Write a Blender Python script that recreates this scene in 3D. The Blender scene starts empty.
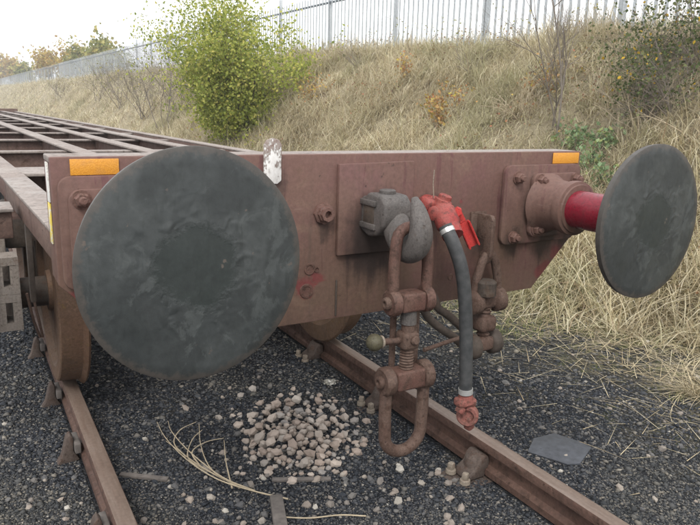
import bpy, bmesh, math, random
import numpy as np
from mathutils import Vector, Matrix

rng = np.random.default_rng(7)
random.seed(7)
R = math.radians
scene = bpy.context.scene
col = scene.collection

# ------------------------------------------------------------------ camera
FPX, CAM = 657.56, np.array([-1.1234, -1.7639, 1.3926])
YAW, PITCH, ROLL = 0.5343, 0.2305, 0.0284
_f = np.array([math.sin(YAW)*math.cos(PITCH), math.cos(YAW)*math.cos(PITCH), -math.sin(PITCH)])
_r = np.cross(_f, [0, 0, 1]); _r /= np.linalg.norm(_r); _u = np.cross(_r, _f)
_c, _s = math.cos(ROLL), math.sin(ROLL)
AX = np.array([_c*_r + _s*_u, -_s*_r + _c*_u, _f])
cd = bpy.data.cameras.new('camera'); cam = bpy.data.objects.new('camera', cd); col.objects.link(cam)
cd.sensor_width = 36.0; cd.lens = FPX/700*36.0; cd.clip_start = .05; cd.clip_end = 1000
m3 = np.array([AX[0], AX[1], -AX[2]]).T
cam.matrix_world = Matrix(((*m3[0], CAM[0]), (*m3[1], CAM[1]), (*m3[2], CAM[2]), (0, 0, 0, 1)))
scene.camera = cam

# ------------------------------------------------------------------ overcast sky and sun
SUN_EL, SUN_AZ = R(48), R(215)          # azimuth clockwise from +Y: the light comes from behind, over the left shoulder
w = bpy.data.worlds.new('World'); scene.world = w; w.use_nodes = True
nt = w.node_tree; nt.nodes.clear()
sky = nt.nodes.new('ShaderNodeTexSky'); sky.sky_type = 'NISHITA'; sky.sun_disc = False
sky.sun_elevation = SUN_EL; sky.sun_rotation = SUN_AZ; sky.dust_density = 6; sky.air_density = 1.2; sky.ozone_density = 1
hs = nt.nodes.new('ShaderNodeHueSaturation'); hs.inputs['Saturation'].default_value = .12; hs.inputs['Value'].default_value = 1.0
bg = nt.nodes.new('ShaderNodeBackground'); bg.inputs['Strength'].default_value = .15
wo = nt.nodes.new('ShaderNodeOutputWorld')
cn = nt.nodes.new('ShaderNodeTexNoise'); cn.inputs['Scale'].default_value = 2.2; cn.inputs['Detail'].default_value = 6
cr = nt.nodes.new('ShaderNodeValToRGB'); cr.color_ramp.elements[0].position = .3; cr.color_ramp.elements[0].color = (.84, .86, .90, 1); cr.color_ramp.elements[1].position = .7; cr.color_ramp.elements[1].color = (1, 1, 1, 1)
cl = nt.nodes.new('ShaderNodeVectorMath'); cl.operation = 'SCALE'; cl.inputs['Scale'].default_value = 9.0        # bright even cloud
mx = nt.nodes.new('ShaderNodeMix'); mx.data_type = 'RGBA'; mx.inputs[0].default_value = .92
nt.links.new(cn.outputs['Fac'], cr.inputs[0]); nt.links.new(cr.outputs[0], cl.inputs[0]); nt.links.new(sky.outputs[0], hs.inputs['Color'])
nt.links.new(hs.outputs[0], mx.inputs[6]); nt.links.new(cl.outputs[0], mx.inputs[7]); nt.links.new(mx.outputs[2], bg.inputs[0]); nt.links.new(bg.outputs[0], wo.inputs[0])
sd = bpy.data.lights.new('sun', 'SUN'); sd.energy = 1.5; sd.angle = R(16); sd.color = (1, .97, .92)
so = bpy.data.objects.new('sun', sd); col.objects.link(so)
so.rotation_euler = Vector((-math.sin(SUN_AZ)*math.cos(SUN_EL), -math.cos(SUN_AZ)*math.cos(SUN_EL), -math.sin(SUN_EL))).to_track_quat('-Z', 'Y').to_euler()
vs = scene.view_settings
vs.view_transform = 'Standard'; vs.look = 'None'; vs.exposure = 0.55; vs.gamma = 1.0; vs.use_curve_mapping = False

# ------------------------------------------------------------------ helpers
def ray(u, v):
    return np.array([(u-350)/FPX, (262.5-v)/FPX, 1.0]) @ AX
def on(ax, val, u, v):
    """the point where the sight line of photo pixel (u, v) meets the plane axis = val"""
    d = ray(u, v); return CAM + d*(val-CAM[ax])/d[ax]

class N:
    """small node-tree writer"""
    def __init__(s, name):
        s.m = bpy.data.materials.new(name); s.m.use_nodes = True
        s.t = s.m.node_tree; s.b = s.t.nodes['Principled BSDF']; s.out = s.t.nodes['Material Output']
        s.geo = s.t.nodes.new('ShaderNodeNewGeometry'); s.tc = s.t.nodes.new('ShaderNodeTexCoord')
    def link(s, a, b): s.t.links.new(a, b)
    def co(s, kind): return s.geo.outputs['Position'] if kind == 'P' else s.tc.outputs['Object']
    def noise(s, scale, detail=4, rough=.55, co='P', dist=0, stretch=None, kind=None):
        n = s.t.nodes.new('ShaderNodeTexNoise')
        if kind: n.noise_type = kind
        n.inputs['Scale'].default_value = scale
        n.inputs['Detail'].default_value = detail; n.inputs['Roughness'].default_value = rough; n.inputs['Distortion'].default_value = dist
        c = s.co(co) if isinstance(co, str) else co
        if stretch:
            mp = s.t.nodes.new('ShaderNodeMapping'); mp.inputs['Scale'].default_value = stretch; s.link(c, mp.inputs[0]); c = mp.outputs[0]
        s.link(c, n.inputs['Vector']); return n.outputs['Fac']
    def voro(s, scale, co='P', feature='F1', outp='Distance'):
        n = s.t.nodes.new('ShaderNodeTexVoronoi'); n.feature = feature; n.inputs['Scale'].default_value = scale
        s.link(s.co(co), n.inputs['Vector']); return n.outputs[outp]
    def ramp(s, fac, stops, interp='LINEAR'):
        n = s.t.nodes.new('ShaderNodeValToRGB'); n.color_ramp.interpolation = interp
        e = n.color_ramp.elements
        while len(e) < len(stops): e.new(.5)
        for k, (p, c) in enumerate(stops):
            e[k].position = p; e[k].color = (*c, 1) if len(c) == 3 else c
        s.link(fac, n.inputs[0]); return n.outputs[0]
    def step(s, fac, a, b): return s.ramp(fac, [(a, (0, 0, 0)), (b, (1, 1, 1))])
    def mix(s, fac, a, b, mode='MIX'):
        n = s.t.nodes.new('ShaderNodeMix'); n.data_type = 'RGBA'; n.blend_type = mode
        for sock, v in ((n.inputs[0], fac), (n.inputs[6], a), (n.inputs[7], b)):
            if hasattr(v, 'is_output'): s.link(v, sock)
            elif isinstance(v, (int, float)): sock.default_value = v
            else: sock.default_value = (*v, 1)
        return n.outputs[2]
    def math(s, op, a, b=0.0, c=None):
        n = s.t.nodes.new('ShaderNodeMath'); n.operation = op
        for k, v in enumerate((a, b, c)):
            if v is None: continue
            if hasattr(v, 'is_output'): s.link(v, n.inputs[k])
            else: n.inputs[k].default_value = v
        return n.outputs[0]
    def bump(s, h, strength=.4, dist=.01):
        n = s.t.nodes.new('ShaderNodeBump'); n.inputs['Strength'].default_value = strength; n.inputs['Distance'].default_value = dist
        s.link(h, n.inputs['Height']); s.link(n.outputs[0], s.b.inputs['Normal'])
    def color(s, c):
        if hasattr(c, 'is_output'): s.link(c, s.b.inputs['Base Color'])
        else: s.b.inputs['Base Color'].default_value = (*c, 1)
    def rough(s, v):
        if hasattr(v, 'is_output'): s.link(v, s.b.inputs['Roughness'])
        else: s.b.inputs['Roughness'].default_value = v

def painted(name, base, dust, rust, rust_lo=.56, rough=.6, scale=1.0, bump=.25, grime=(.03, .026, .024), gr=.55):
    """old paint: patches of fade, road dust, rust blooms, run-down grime streaks"""
    n = N(name)
    a = n.noise(2.2*scale, 5, .6); b = n.noise(14*scale, 6, .65); c = n.noise(60*scale, 5, .7)
    st = n.noise(3.0*scale, 5, .6, stretch=(6, 6, .7))
    x = n.mix(n.step(a, .35, .68), base, dust)
    x = n.mix(n.math('MULTIPLY', n.step(b, rust_lo, rust_lo+.12), .8), x, rust)
    x = n.mix(n.math('MULTIPLY', n.step(st, gr, gr+.25), .55), x, grime)
    pit = n.step(n.noise(34*scale, 4, .65), .60, .68)
    x = n.mix(n.math('MULTIPLY', pit, .6), x, tuple(v*.42 for v in rust))
    x = n.mix(n.math('MULTIPLY', n.step(n.noise(21*scale, 5, .7), .60, .70), .4), x, tuple(min(1, v*1.55) for v in dust))
    x = n.mix(.7, x, n.ramp(c, [(.25, (.45, .45, .45)), (.75, (1.45, 1.45, 1.45))]), 'MULTIPLY')
    n.color(x); n.rough(n.ramp(b, [(.3, (rough-.16,)*3), (.7, (min(1, rough+.18),)*3)]))
    n.b.inputs['Specular IOR Level'].default_value = .28
    n.bump(n.math('SUBTRACT', n.math('ADD', n.math('MULTIPLY', c, .7), b), n.math('MULTIPLY', pit, .35)), min(1, bump*1.6), .004)
    return n.m

M = {}
def headstock_mat(name, base, dust, z0, z1):
    """faded bauxite paint: mauve where clean, buff brake dust thrown up from below, runs, chips, old red showing at the cut corners"""
    n = N(name); sep = n.t.nodes.new('ShaderNodeSeparateXYZ'); n.link(n.geo.outputs['Position'], sep.inputs[0])
    a = n.noise(2.4, 6, .62); b = n.noise(13, 6, .66); c = n.noise(70, 5, .7); st = n.noise(5, 6, .62, stretch=(5, 5, .35)); sc = n.noise(14, 4, .6, stretch=(1, 1, 14))
    zz = n.math('ADD', sep.outputs[2], n.math('MULTIPLY', n.math('SUBTRACT', a, .5), .55))
    x = n.mix(n.ramp(n.math('MULTIPLY', n.math('SUBTRACT', zz, z0), 1/(z1-z0)), [(0, (1, 1, 1)), (1, (.12,)*3)]), base, dust)
    x = n.mix(n.math('MULTIPLY', n.step(n.noise(3.1, 5, .65), .50, .64), .55), x, (base[0]*1.05, base[1]*.78, base[2]*1.15))
    x = n.mix(n.math('MULTIPLY', n.step(n.noise(4.3, 6, .7, dist=.8), .55, .62), .40), x, tuple(v*1.5 for v in dust))
    x = n.mix(n.math('MULTIPLY', n.step(a, .54, .66), .45), x, tuple(v*.62 for v in base))
    x = n.mix(n.math('MULTIPLY', n.step(b, .58, .70), .6), x, (.105, .062, .046))
    x = n.mix(n.math('MULTIPLY', n.step(st, .56, .74), .6), x, (.05, .04, .036))
    x = n.mix(n.math('MULTIPLY', n.step(st, .40, .28), .35), x, tuple(min(1, v*1.3) for v in dust))
    x = n.mix(n.math('MULTIPLY', n.step(sc, .66, .72), .35), x, (.25, .19, .17))
    for px, pz, rr in ((.80, .80, .045), (.86, .865, .035), (-.885, .885, .04), (-.235, .84, .035), (-.19, .87, .02), (.36, 1.09, .02)):
        dx = n.math('SUBTRACT', sep.outputs[0], px); dz = n.math('SUBTRACT', sep.outputs[2], pz)
        r2 = n.math('ADD', n.math('SQRT', n.math('ADD', n.math('MULTIPLY', dx, dx), n.math('MULTIPLY', dz, dz))), n.math('MULTIPLY', n.math('SUBTRACT', b, .5), .12))
        x = n.mix(n.math('MULTIPLY', n.ramp(r2, [(rr*.6, (1, 1, 1)), (rr, (0, 0, 0))]), .55), x, (.20, .028, .038))
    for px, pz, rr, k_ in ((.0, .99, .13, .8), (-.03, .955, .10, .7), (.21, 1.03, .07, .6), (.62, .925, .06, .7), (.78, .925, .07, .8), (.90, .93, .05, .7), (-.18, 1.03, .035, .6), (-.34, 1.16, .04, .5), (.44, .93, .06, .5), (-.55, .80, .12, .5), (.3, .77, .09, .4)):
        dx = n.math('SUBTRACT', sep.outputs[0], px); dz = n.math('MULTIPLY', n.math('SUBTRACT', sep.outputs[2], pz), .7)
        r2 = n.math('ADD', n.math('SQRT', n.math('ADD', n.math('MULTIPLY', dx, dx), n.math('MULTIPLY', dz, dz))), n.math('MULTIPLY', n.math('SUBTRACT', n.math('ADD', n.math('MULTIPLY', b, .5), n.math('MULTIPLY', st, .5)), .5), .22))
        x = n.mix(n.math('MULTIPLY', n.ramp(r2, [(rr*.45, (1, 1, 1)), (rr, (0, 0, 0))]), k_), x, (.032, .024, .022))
    chip = n.step(n.noise(38, 3, .6), .69, .72)
    x = n.mix(n.math('MULTIPLY', chip, .7), x, (.055, .036, .03))
    x = n.mix(.45, x, n.ramp(c, [(.25, (.5,)*3), (.75, (1.4,)*3)]), 'MULTIPLY')
    n.color(x); n.rough(n.ramp(b, [(.3, (.48,)*3), (.7, (.78,)*3)])); n.b.inputs['Specular IOR Level'].default_value = .25
    n.bump(n.math('SUBTRACT', n.math('ADD', n.math('MULTIPLY', c, .4), b), n.math('MULTIPLY', chip, .6)), .28, .004); return n.m
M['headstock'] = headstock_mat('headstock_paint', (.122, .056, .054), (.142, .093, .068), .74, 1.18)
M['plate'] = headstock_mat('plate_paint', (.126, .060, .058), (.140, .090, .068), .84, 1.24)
M['deck'] = painted('deck_paint', (.225, .185, .165), (.285, .25, .225), (.14, .09, .072), .60, .6)
M['frame'] = painted('frame_paint', (.115, .068, .056), (.15, .102, .082), (.075, .045, .034), .58, .68)
M['dark_iron'] = painted('dirty_iron', (.055, .045, .04), (.085, .065, .05), (.075, .045, .03), .56, .75)
M['hook'] = painted('hook_iron', (.085, .078, .074), (.125, .11, .102), (.075, .055, .045), .6, .58, scale=3, bump=.3)
M['rust'] = painted('rusty_iron', (.088, .052, .040), (.140, .095, .074), (.062, .034, .024), .52, .68, scale=3, bump=.5)
M['rust_red'] = painted('rusty_red_paint', (.105, .050, .040), (.128, .078, .060), (.062, .036, .027), .5, .62, scale=3, bump=.4)
M['rail_side'] = painted('rail_rust', (.078, .044, .034), (.112, .066, .050), (.050, .029, .021), .52, .7, bump=.5)
M['chair'] = painted('chair_iron', (.075, .056, .047), (.105, .08, .067), (.075, .045, .033), .52, .78, scale=2, bump=.5)
M['wheel'] = painted('wheel_rust', (.115, .066, .042), (.15, .095, .062), (.19, .125, .035), .62, .7, scale=1.5)
M['red'] = painted('red_paint', (.27, .030, .028), (.27, .075, .062), (.10, .04, .034), .52, .48, scale=4, bump=.3, gr=.54)
M['red_worn'] = painted('worn_pink_red_paint', (.25, .075, .062), (.24, .11, .09), (.11, .055, .042), .48, .6, scale=5, bump=.35, gr=.52)
M['red_bright'] = painted('bright_red_paint', (.46, .028, .028), (.48, .055, .048), (.22, .045, .038), .60, .42, scale=4, gr=.6)
M['ram'] = painted('crimson_ram_paint', (.17, .010, .022), (.20, .022, .034), (.13, .035, .035), .60, .30, scale=2, bump=.12, gr=.60)
M['bolt'] = painted('bolt_iron', (.14, .075, .062), (.17, .10, .08), (.09, .05, .035), .55, .6, scale=4)
M['pale_bolt'] = painted('pale_bolt_iron', (.24, .20, .16), (.27, .23, .18), (.16, .10, .07), .55, .7, scale=4)
M['galv'] = painted('galvanised_steel', (.40, .43, .46), (.48, .51, .53), (.33, .35, .37), .62, .5, gr=.7)
M['cast'] = painted('pale_cast_steel', (.185, .155, .13), (.23, .20, .175), (.12, .075, .055), .58, .6, scale=2)
M['brass'] = painted('dull_brass', (.075, .068, .042), (.10, .088, .056), (.06, .045, .03), .55, .5, scale=4)

def rubber():
    n = N('hose_rubber'); c = n.noise(40, 4); n.color(n.ramp(c, [(.3, (.032, .034, .036)), (.75, (.075, .076, .076))])); n.rough(.62)
    n.b.inputs['Specular IOR Level'].default_value = .4
    n.bump(n.noise(220, 2), .15, .002); return n.m
M['rubber'] = rubber()
def plain(name, c, rough=.6, metal=0, var=.2):
    n = N(name); k = n.noise(30, 4); n.color(n.ramp(k, [(.3, tuple(x*(1-var) for x in c)), (.7, tuple(min(1, x*(1+var)) for x in c))])); n.rough(rough); n.b.inputs['Metallic'].default_value = metal
    return n.m
M['clip'] = plain('hose_clip_steel', (.62, .62, .60), .35, .6)
def reflector_mat():
    n = N('orange_reflector'); g = n.noise(16, 6, .7); v = n.voro(380, 'P')
    x = n.mix(n.math('MULTIPLY', n.step(g, .52, .72), .45), n.ramp(v, [(.1, (.74, .36, .05)), (.6, (.60, .26, .03))]), (.34, .19, .09))
    n.color(x); n.rough(.38); n.bump(v, .25, .002); return n.m
M['orange'] = reflector_mat()
M['black'] = plain('dark_void', (.012, .011, .01), .9)
def chips(name, base, under, lo, hi, sc):
    n = N(name); k = n.noise(sc, 5, .7); n.color(n.mix(n.step(k, lo, hi), base, under)); n.rough(.7); n.bump(k, .4, .004); return n.m
def flake_mat():
    n = N('flaking_white_paint'); sep = n.t.nodes.new('ShaderNodeSeparateXYZ'); n.link(n.geo.outputs['Position'], sep.inputs[0])
    k = n.noise(60, 6, .72, stretch=(1.6, 1, .8)); t = n.math('ADD', k, n.math('MULTIPLY', n.math('SUBTRACT', sep.outputs[2], 1.235), 1.6))
    e = n.math('ADD', t, n.math('MULTIPLY', n.math('ABSOLUTE', n.math('ADD', sep.outputs[0], .352)), 4.0))
    n.color(n.mix(n.step(e, .56, .60), n.ramp(k, [(.3, (.80, .79, .77)), (.6, (.60, .58, .55))]), n.ramp(n.noise(90, 4), [(.3, (.17, .11, .09)), (.7, (.36, .32, .29))])))
    n.rough(.7); n.bump(n.step(e, .56, .60), .6, .003); return n.m
M['white_chip'] = flake_mat()
M['yellow_chip'] = chips('worn_yellow_strip', (.70, .55, .10), (.60, .58, .50), .50, .56, 40)
M['white_strip'] = chips('worn_white_strip', (.74, .74, .70), (.45, .42, .36), .56, .64, 40)
def disc_mat():
    n = N('greasy_buffer_face')
    sep = n.t.nodes.new('ShaderNodeSeparateXYZ'); n.link(n.tc.outputs['Object'], sep.inputs[0])
    rad = n.math('SQRT', n.math('ADD', n.math('MULTIPLY', sep.outputs[0], sep.outputs[0]), n.math('MULTIPLY', sep.outputs[2], sep.outputs[2])))
    nb = n.noise(9, 6, .62, 'O'); nf = n.noise(55, 6, .68, 'O'); nl = n.noise(4.5, 4, .55, 'O')
    rr = n.math('ADD', rad, n.math('MULTIPLY', n.math('SUBTRACT', nb, .5), .09))
    rg = n.noise(30, 5, .6, 'O', .6, kind='RIDGED_MULTIFRACTAL')
    dr = n.noise(7, 5, .6, 'O', stretch=(5, 5, .9))
    x = n.mix(n.step(nb, .36, .66), (.040, .045, .045), (.066, .072, .071))
    x = n.mix(n.math('MULTIPLY', n.step(nl, .48, .53), .8), x, (.030, .034, .034))
    x = n.mix(n.math('MULTIPLY', n.step(dr, .55, .68), .5), x, (.028, .032, .031))
    x = n.mix(n.math('MULTIPLY', n.step(n.noise(8.5, 7, .7, 'O', 1.5), .55, .60), .5), x, (.078, .086, .084))
    core = n.ramp(n.math('ADD', rr, n.math('MULTIPLY', n.math('SUBTRACT', nf, .5), .04)), [(.076, (1, 1, 1)), (.096, (0, 0, 0))])
    band = n.ramp(rr, [(.080, (0, 0, 0)), (.096, (1, 1, 1)), (.128, (1, 1, 1)), (.165, (0, 0, 0))])
    ring = n.math('MULTIPLY', n.math('MULTIPLY', band, n.step(rg, .45, .9)), n.step(n.noise(12, 4, .6, 'O'), .38, .6))
    x = n.mix(n.math('MULTIPLY', core, .8), x, (.027, .033, .031))
    x = n.mix(n.math('MULTIPLY', ring, .75), x, (.115, .125, .122))
    x = n.mix(n.math('MULTIPLY', n.ramp(n.math('ADD', rad, n.math('MULTIPLY', n.math('SUBTRACT', nf, .5), .05)), [(.222, (0, 0, 0)), (.232, (1, 1, 1))]), .75), x, (.070, .060, .052))
    x = n.mix(n.math('MULTIPLY', n.step(n.noise(26, 4, .6, 'O'), .68, .71), .6), x, (.13, .10, .08))
    x = n.mix(.45, x, n.ramp(nf, [(.3, (.6, .6, .6)), (.7, (1.4, 1.4, 1.4))]), 'MULTIPLY')
    n.color(x); n.rough(n.ramp(nb, [(.3, (.36,)*3), (.7, (.66,)*3)])); n.b.inputs['Specular IOR Level'].default_value = .38
    h = n.math('ADD', n.math('MULTIPLY', n.math('MULTIPLY', rg, band), 1.0), n.math('MULTIPLY', nf, .15))
    h = n.math('ADD', h, n.math('ADD', n.math('MULTIPLY', n.step(nl, .46, .54), -.12), n.math('MULTIPLY', n.step(dr, .54, .60), .05)))
    n.bump(n.math('SUBTRACT', h, n.math('MULTIPLY', core, .35)), .75, .0048)
    return n.m
M['disc'] = disc_mat()
M['disc_back'] = painted('buffer_back_paint', (.17, .03, .03), (.14, .06, .05), (.09, .05, .04), .5, .6)

def rail_top():
    n = N('rail_head_steel'); c = n.noise(5, 5, .6, stretch=(12, 1, 1)); d = n.noise(70, 4)
    x = n.ramp(c, [(.3, (.108, .070, .052)), (.55, (.15, .108, .084)), (.8, (.195, .156, .132))])
    x = n.mix(.4, x, n.ramp(d, [(.3, (.6,)*3), (.7, (1.4,)*3)]), 'MULTIPLY')
    n.color(x); n.rough(.52); n.bump(d, .2, .002); return n.m
M['rail'] = rail_top()

def ground_mat():
    n = N('ash_and_cinder')
    a = n.noise(1.1, 5, .6); b = n.noise(22, 6, .7); v = n.voro(60); v2 = n.voro(140)
    x = n.mix(n.step(a, .35, .7), (.017, .019, .024), (.032, .033, .036))
    x = n.mix(n.step(b, .50, .72), x, (.055, .053, .052))
    x = n.mix(n.math('MULTIPLY', n.step(n.noise(2.6, 4, .6), .56, .7), .5), x, (.10, .088, .06))
    sep = n.t.nodes.new('ShaderNodeSeparateXYZ'); n.link(n.geo.outputs['Position'], sep.inputs[0])
    edge = n.math('ADD', n.math('MULTIPLY', n.math('SUBTRACT', sep.outputs[0], 1.7), .30), n.noise(3.2, 5, .65))
    x = n.mix(n.math('MULTIPLY', n.step(edge, .52, .80), .75), x, n.ramp(n.noise(11, 5, .65), [(.35, (.075, .066, .046)), (.52, (.13, .115, .075)), (.64, (.10, .12, .035)), (.75, (.16, .135, .09))]))
    x = n.mix(.6, x, n.ramp(v, [(.1, (1.5,)*3), (.6, (.5,)*3)]), 'MULTIPLY')
    n.color(x); n.rough(.9); n.b.inputs['Specular IOR Level'].default_value = .1
    n.bump(n.math('SUBTRACT', n.math('MULTIPLY', b, 1.2), n.math('ADD', v, n.math('MULTIPLY', v2, .5))), .9, .012); return n.m
M['ground'] = ground_mat()
def bank_mat():
    n = N('bank_soil_and_thatch'); a = n.noise(.9, 5, .6); b = n.noise(18, 6, .7)
    x = n.ramp(a, [(.3, (.22, .185, .115)), (.5, (.34, .29, .19)), (.72, (.27, .21, .14))])
    x = n.mix(.7, x, n.ramp(b, [(.25, (.4,)*3), (.75, (1.6,)*3)]), 'MULTIPLY')
    n.color(x); n.rough(.95); n.bump(b, 1, .06); return n.m
M['bank'] = bank_mat()
def island(name, stops, patch=None, rough=.8, trans=.0, var=.25, patch_scale=1.2):
    """each blade / leaf / pebble takes its own tone; whole patches of ground share a drift of colour"""
    n = N(name); r = n.geo.outputs['Random Per Island']
    x = n.ramp(r, stops)
    if patch: x = n.mix(n.math('MULTIPLY', n.step(n.noise(patch_scale, 4, .6), .47, .66), .75), x, n.ramp(r, patch))
    n.color(x); n.rough(rough); n.b.inputs['Specular IOR Level'].default_value = .12
    if trans:
        tr = n.t.nodes.new('ShaderNodeBsdfTranslucent'); ms = n.t.nodes.new('ShaderNodeMixShader'); ms.inputs[0].default_value = trans
        n.link(x, tr.inputs[0]); n.link(n.b.outputs[0], ms.inputs[1]); n.link(tr.outputs[0], ms.inputs[2]); n.link(ms.outputs[0], n.out.inputs[0])
    return n.m
def grass_mat():
    n = N('dry_grass'); r = n.geo.outputs['Random Per Island']
    x = n.ramp(r, [(0, (.46, .39, .24)), (.3, (.68, .60, .41)), (.55, (.80, .74, .56)), (.75, (.44, .42, .25)), (.88, (.38, .27, .18)), (1, (.86, .81, .66))])
    x = n.mix(n.math('MULTIPLY', n.step(n.noise(1.0, 4, .6), .46, .60), .6), x, n.ramp(r, [(0, (.27, .22, .14)), (.4, (.46, .39, .27)), (.7, (.36, .32, .20)), (1, (.62, .55, .40))]))
    x = n.mix(n.math('MULTIPLY', n.step(n.noise(.75, 4, .6, stretch=(1, 1, 1.3)), .52, .62), .45), x, n.ramp(r, [(0, (.20, .23, .11)), (.4, (.32, .35, .18)), (.7, (.48, .46, .28)), (1, (.58, .54, .37))]))
    x = n.mix(n.math('MULTIPLY', n.step(n.noise(2.3, 4, .65), .58, .68), .5), x, n.ramp(r, [(0, (.12, .08, .055)), (.5, (.22, .155, .11)), (1, (.36, .27, .20))]))
    n.color(x); n.rough(.85); n.b.inputs['Specular IOR Level'].default_value = .2
    tr = n.t.nodes.new('ShaderNodeBsdfTranslucent'); ms = n.t.nodes.new('ShaderNodeMixShader'); ms.inputs[0].default_value = .35
    n.link(x, tr.inputs[0]); n.link(n.b.outputs[0], ms.inputs[1]); n.link(tr.outputs[0], ms.inputs[2]); n.link(ms.outputs[0], n.out.inputs[0]); return n.m
M['grass'] = grass_mat()
M['green_grass'] = island('green_grass', [(0, (.10, .13, .045)), (.5, (.17, .19, .07)), (1, (.30, .29, .13))], None, .8, .25)
M['straw'] = island('straw', [(0, (.34, .28, .17)), (.5, (.52, .45, .31)), (1, (.40, .31, .19))], None, .85)
M['gravel'] = island('loose_gravel', [(0, (.020, .023, .029)), (.42, (.041, .045, .053)), (.70, (.072, .074, .079)), (.86, (.108, .103, .097)), (.95, (.165, .150, .132)), (.99, (.20, .18, .155)), (1, (.34, .32, .29))], [(0, (.040, .040, .036)), (.4, (.075, .074, .066)), (.7, (.12, .112, .092)), (1, (.19, .17, .13))], .85, patch_scale=.55)
M['leaf'] = island('yellow_green_leaf', [(0, (.18, .23, .05)), (.35, (.32, .37, .08)), (.7, (.46, .49, .12)), (.92, (.60, .58, .16)), (1, (.66, .58, .18))], None, .5, .58)
M['leaf_orange'] = island('autumn_leaf', [(0, (.30, .18, .05)), (.4, (.46, .31, .08)), (.75, (.36, .32, .10)), (1, (.54, .42, .12))], None, .6, .35)
M['leaf_olive'] = island('olive_leaf', [(0, (.15, .17, .05)), (.5, (.25, .26, .08)), (.85, (.36, .33, .11)), (1, (.46, .36, .12))], None, .6, .3)
M['leaf_bramble'] = island('bramble_leaf', [(0, (.05, .07, .025)), (.5, (.10, .13, .05)), (.90, (.17, .18, .08)), (.95, (.46, .30, .03)), (1, (.55, .36, .04))], None, .55, .3)
M['leaf_weed'] = island('weed_leaf', [(0, (.14, .21, .10)), (.6, (.22, .31, .17)), (1, (.34, .38, .14))], None, .55, .3)
M['leaf_dead'] = island('fallen_leaf', [(0, (.33, .17, .08)), (.5, (.42, .28, .12)), (.8, (.45, .38, .08)), (1, (.36, .14, .09))], None, .7, .2)
M['litter'] = island('leaf_litter', [(0, (.12, .075, .05)), (.25, (.24, .14, .09)), (.45, (.20, .19, .08)), (.65, (.33, .20, .13)), (.8, (.16, .19, .06)), (.93, (.40, .17, .11)), (1, (.50, .38, .10))], None, .75, .2)
M['twig'] = plain('grey_twig_bark', (.17, .145, .12), .85)
M['twig_pale'] = plain('pale_dead_stalk', (.40, .33, .23), .85)
M['bark'] = plain('bark', (.085, .065, .048), .9)
def stone_mat():
    n = N('pink_ballast_stone'); oi = n.t.nodes.new('ShaderNodeObjectInfo'); b = n.noise(45, 5, .65, 'O')
    x = n.ramp(oi.outputs['Random'], [(0, (.29, .23, .19)), (.3, (.38, .31, .26)), (.6, (.45, .38, .325)), (.8, (.35, .305, .265)), (.92, (.26, .24, .225)), (1, (.52, .46, .40))])
    x = n.mix(.6, x, n.ramp(b, [(.3, (.68,)*3), (.7, (1.22,)*3)]), 'MULTIPLY')
    n.color(x); n.rough(.85); n.bump(b, .4, .004); return n.m
M['stone'] = stone_mat()
def gstone_mat():
    n = N('grey_loose_stone'); oi = n.t.nodes.new('ShaderNodeObjectInfo'); b = n.noise(45, 5, .65, 'O')
    x = n.ramp(oi.outputs['Random'], [(0, (.07, .07, .075)), (.35, (.13, .125, .12)), (.6, (.22, .19, .165)), (.8, (.30, .25, .21)), (.95, (.33, .30, .26)), (1, (.45, .42, .37))])
    x = n.mix(.6, x, n.ramp(b, [(.3, (.65,)*3), (.7, (1.25,)*3)]), 'MULTIPLY')
    n.color(x); n.rough(.85); n.bump(b, .4, .004); return n.m
M['gstone'] = gstone_mat()
M['slate'] = plain('slate', (.046, .050, .060), .6, 0, .35)
M['foil'] = plain('crumpled_foil', (.62, .60, .54), .38, .75, .3)
M['wood'] = plain('weathered_wood', (.12, .105, .095), .9, 0, .3)

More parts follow.
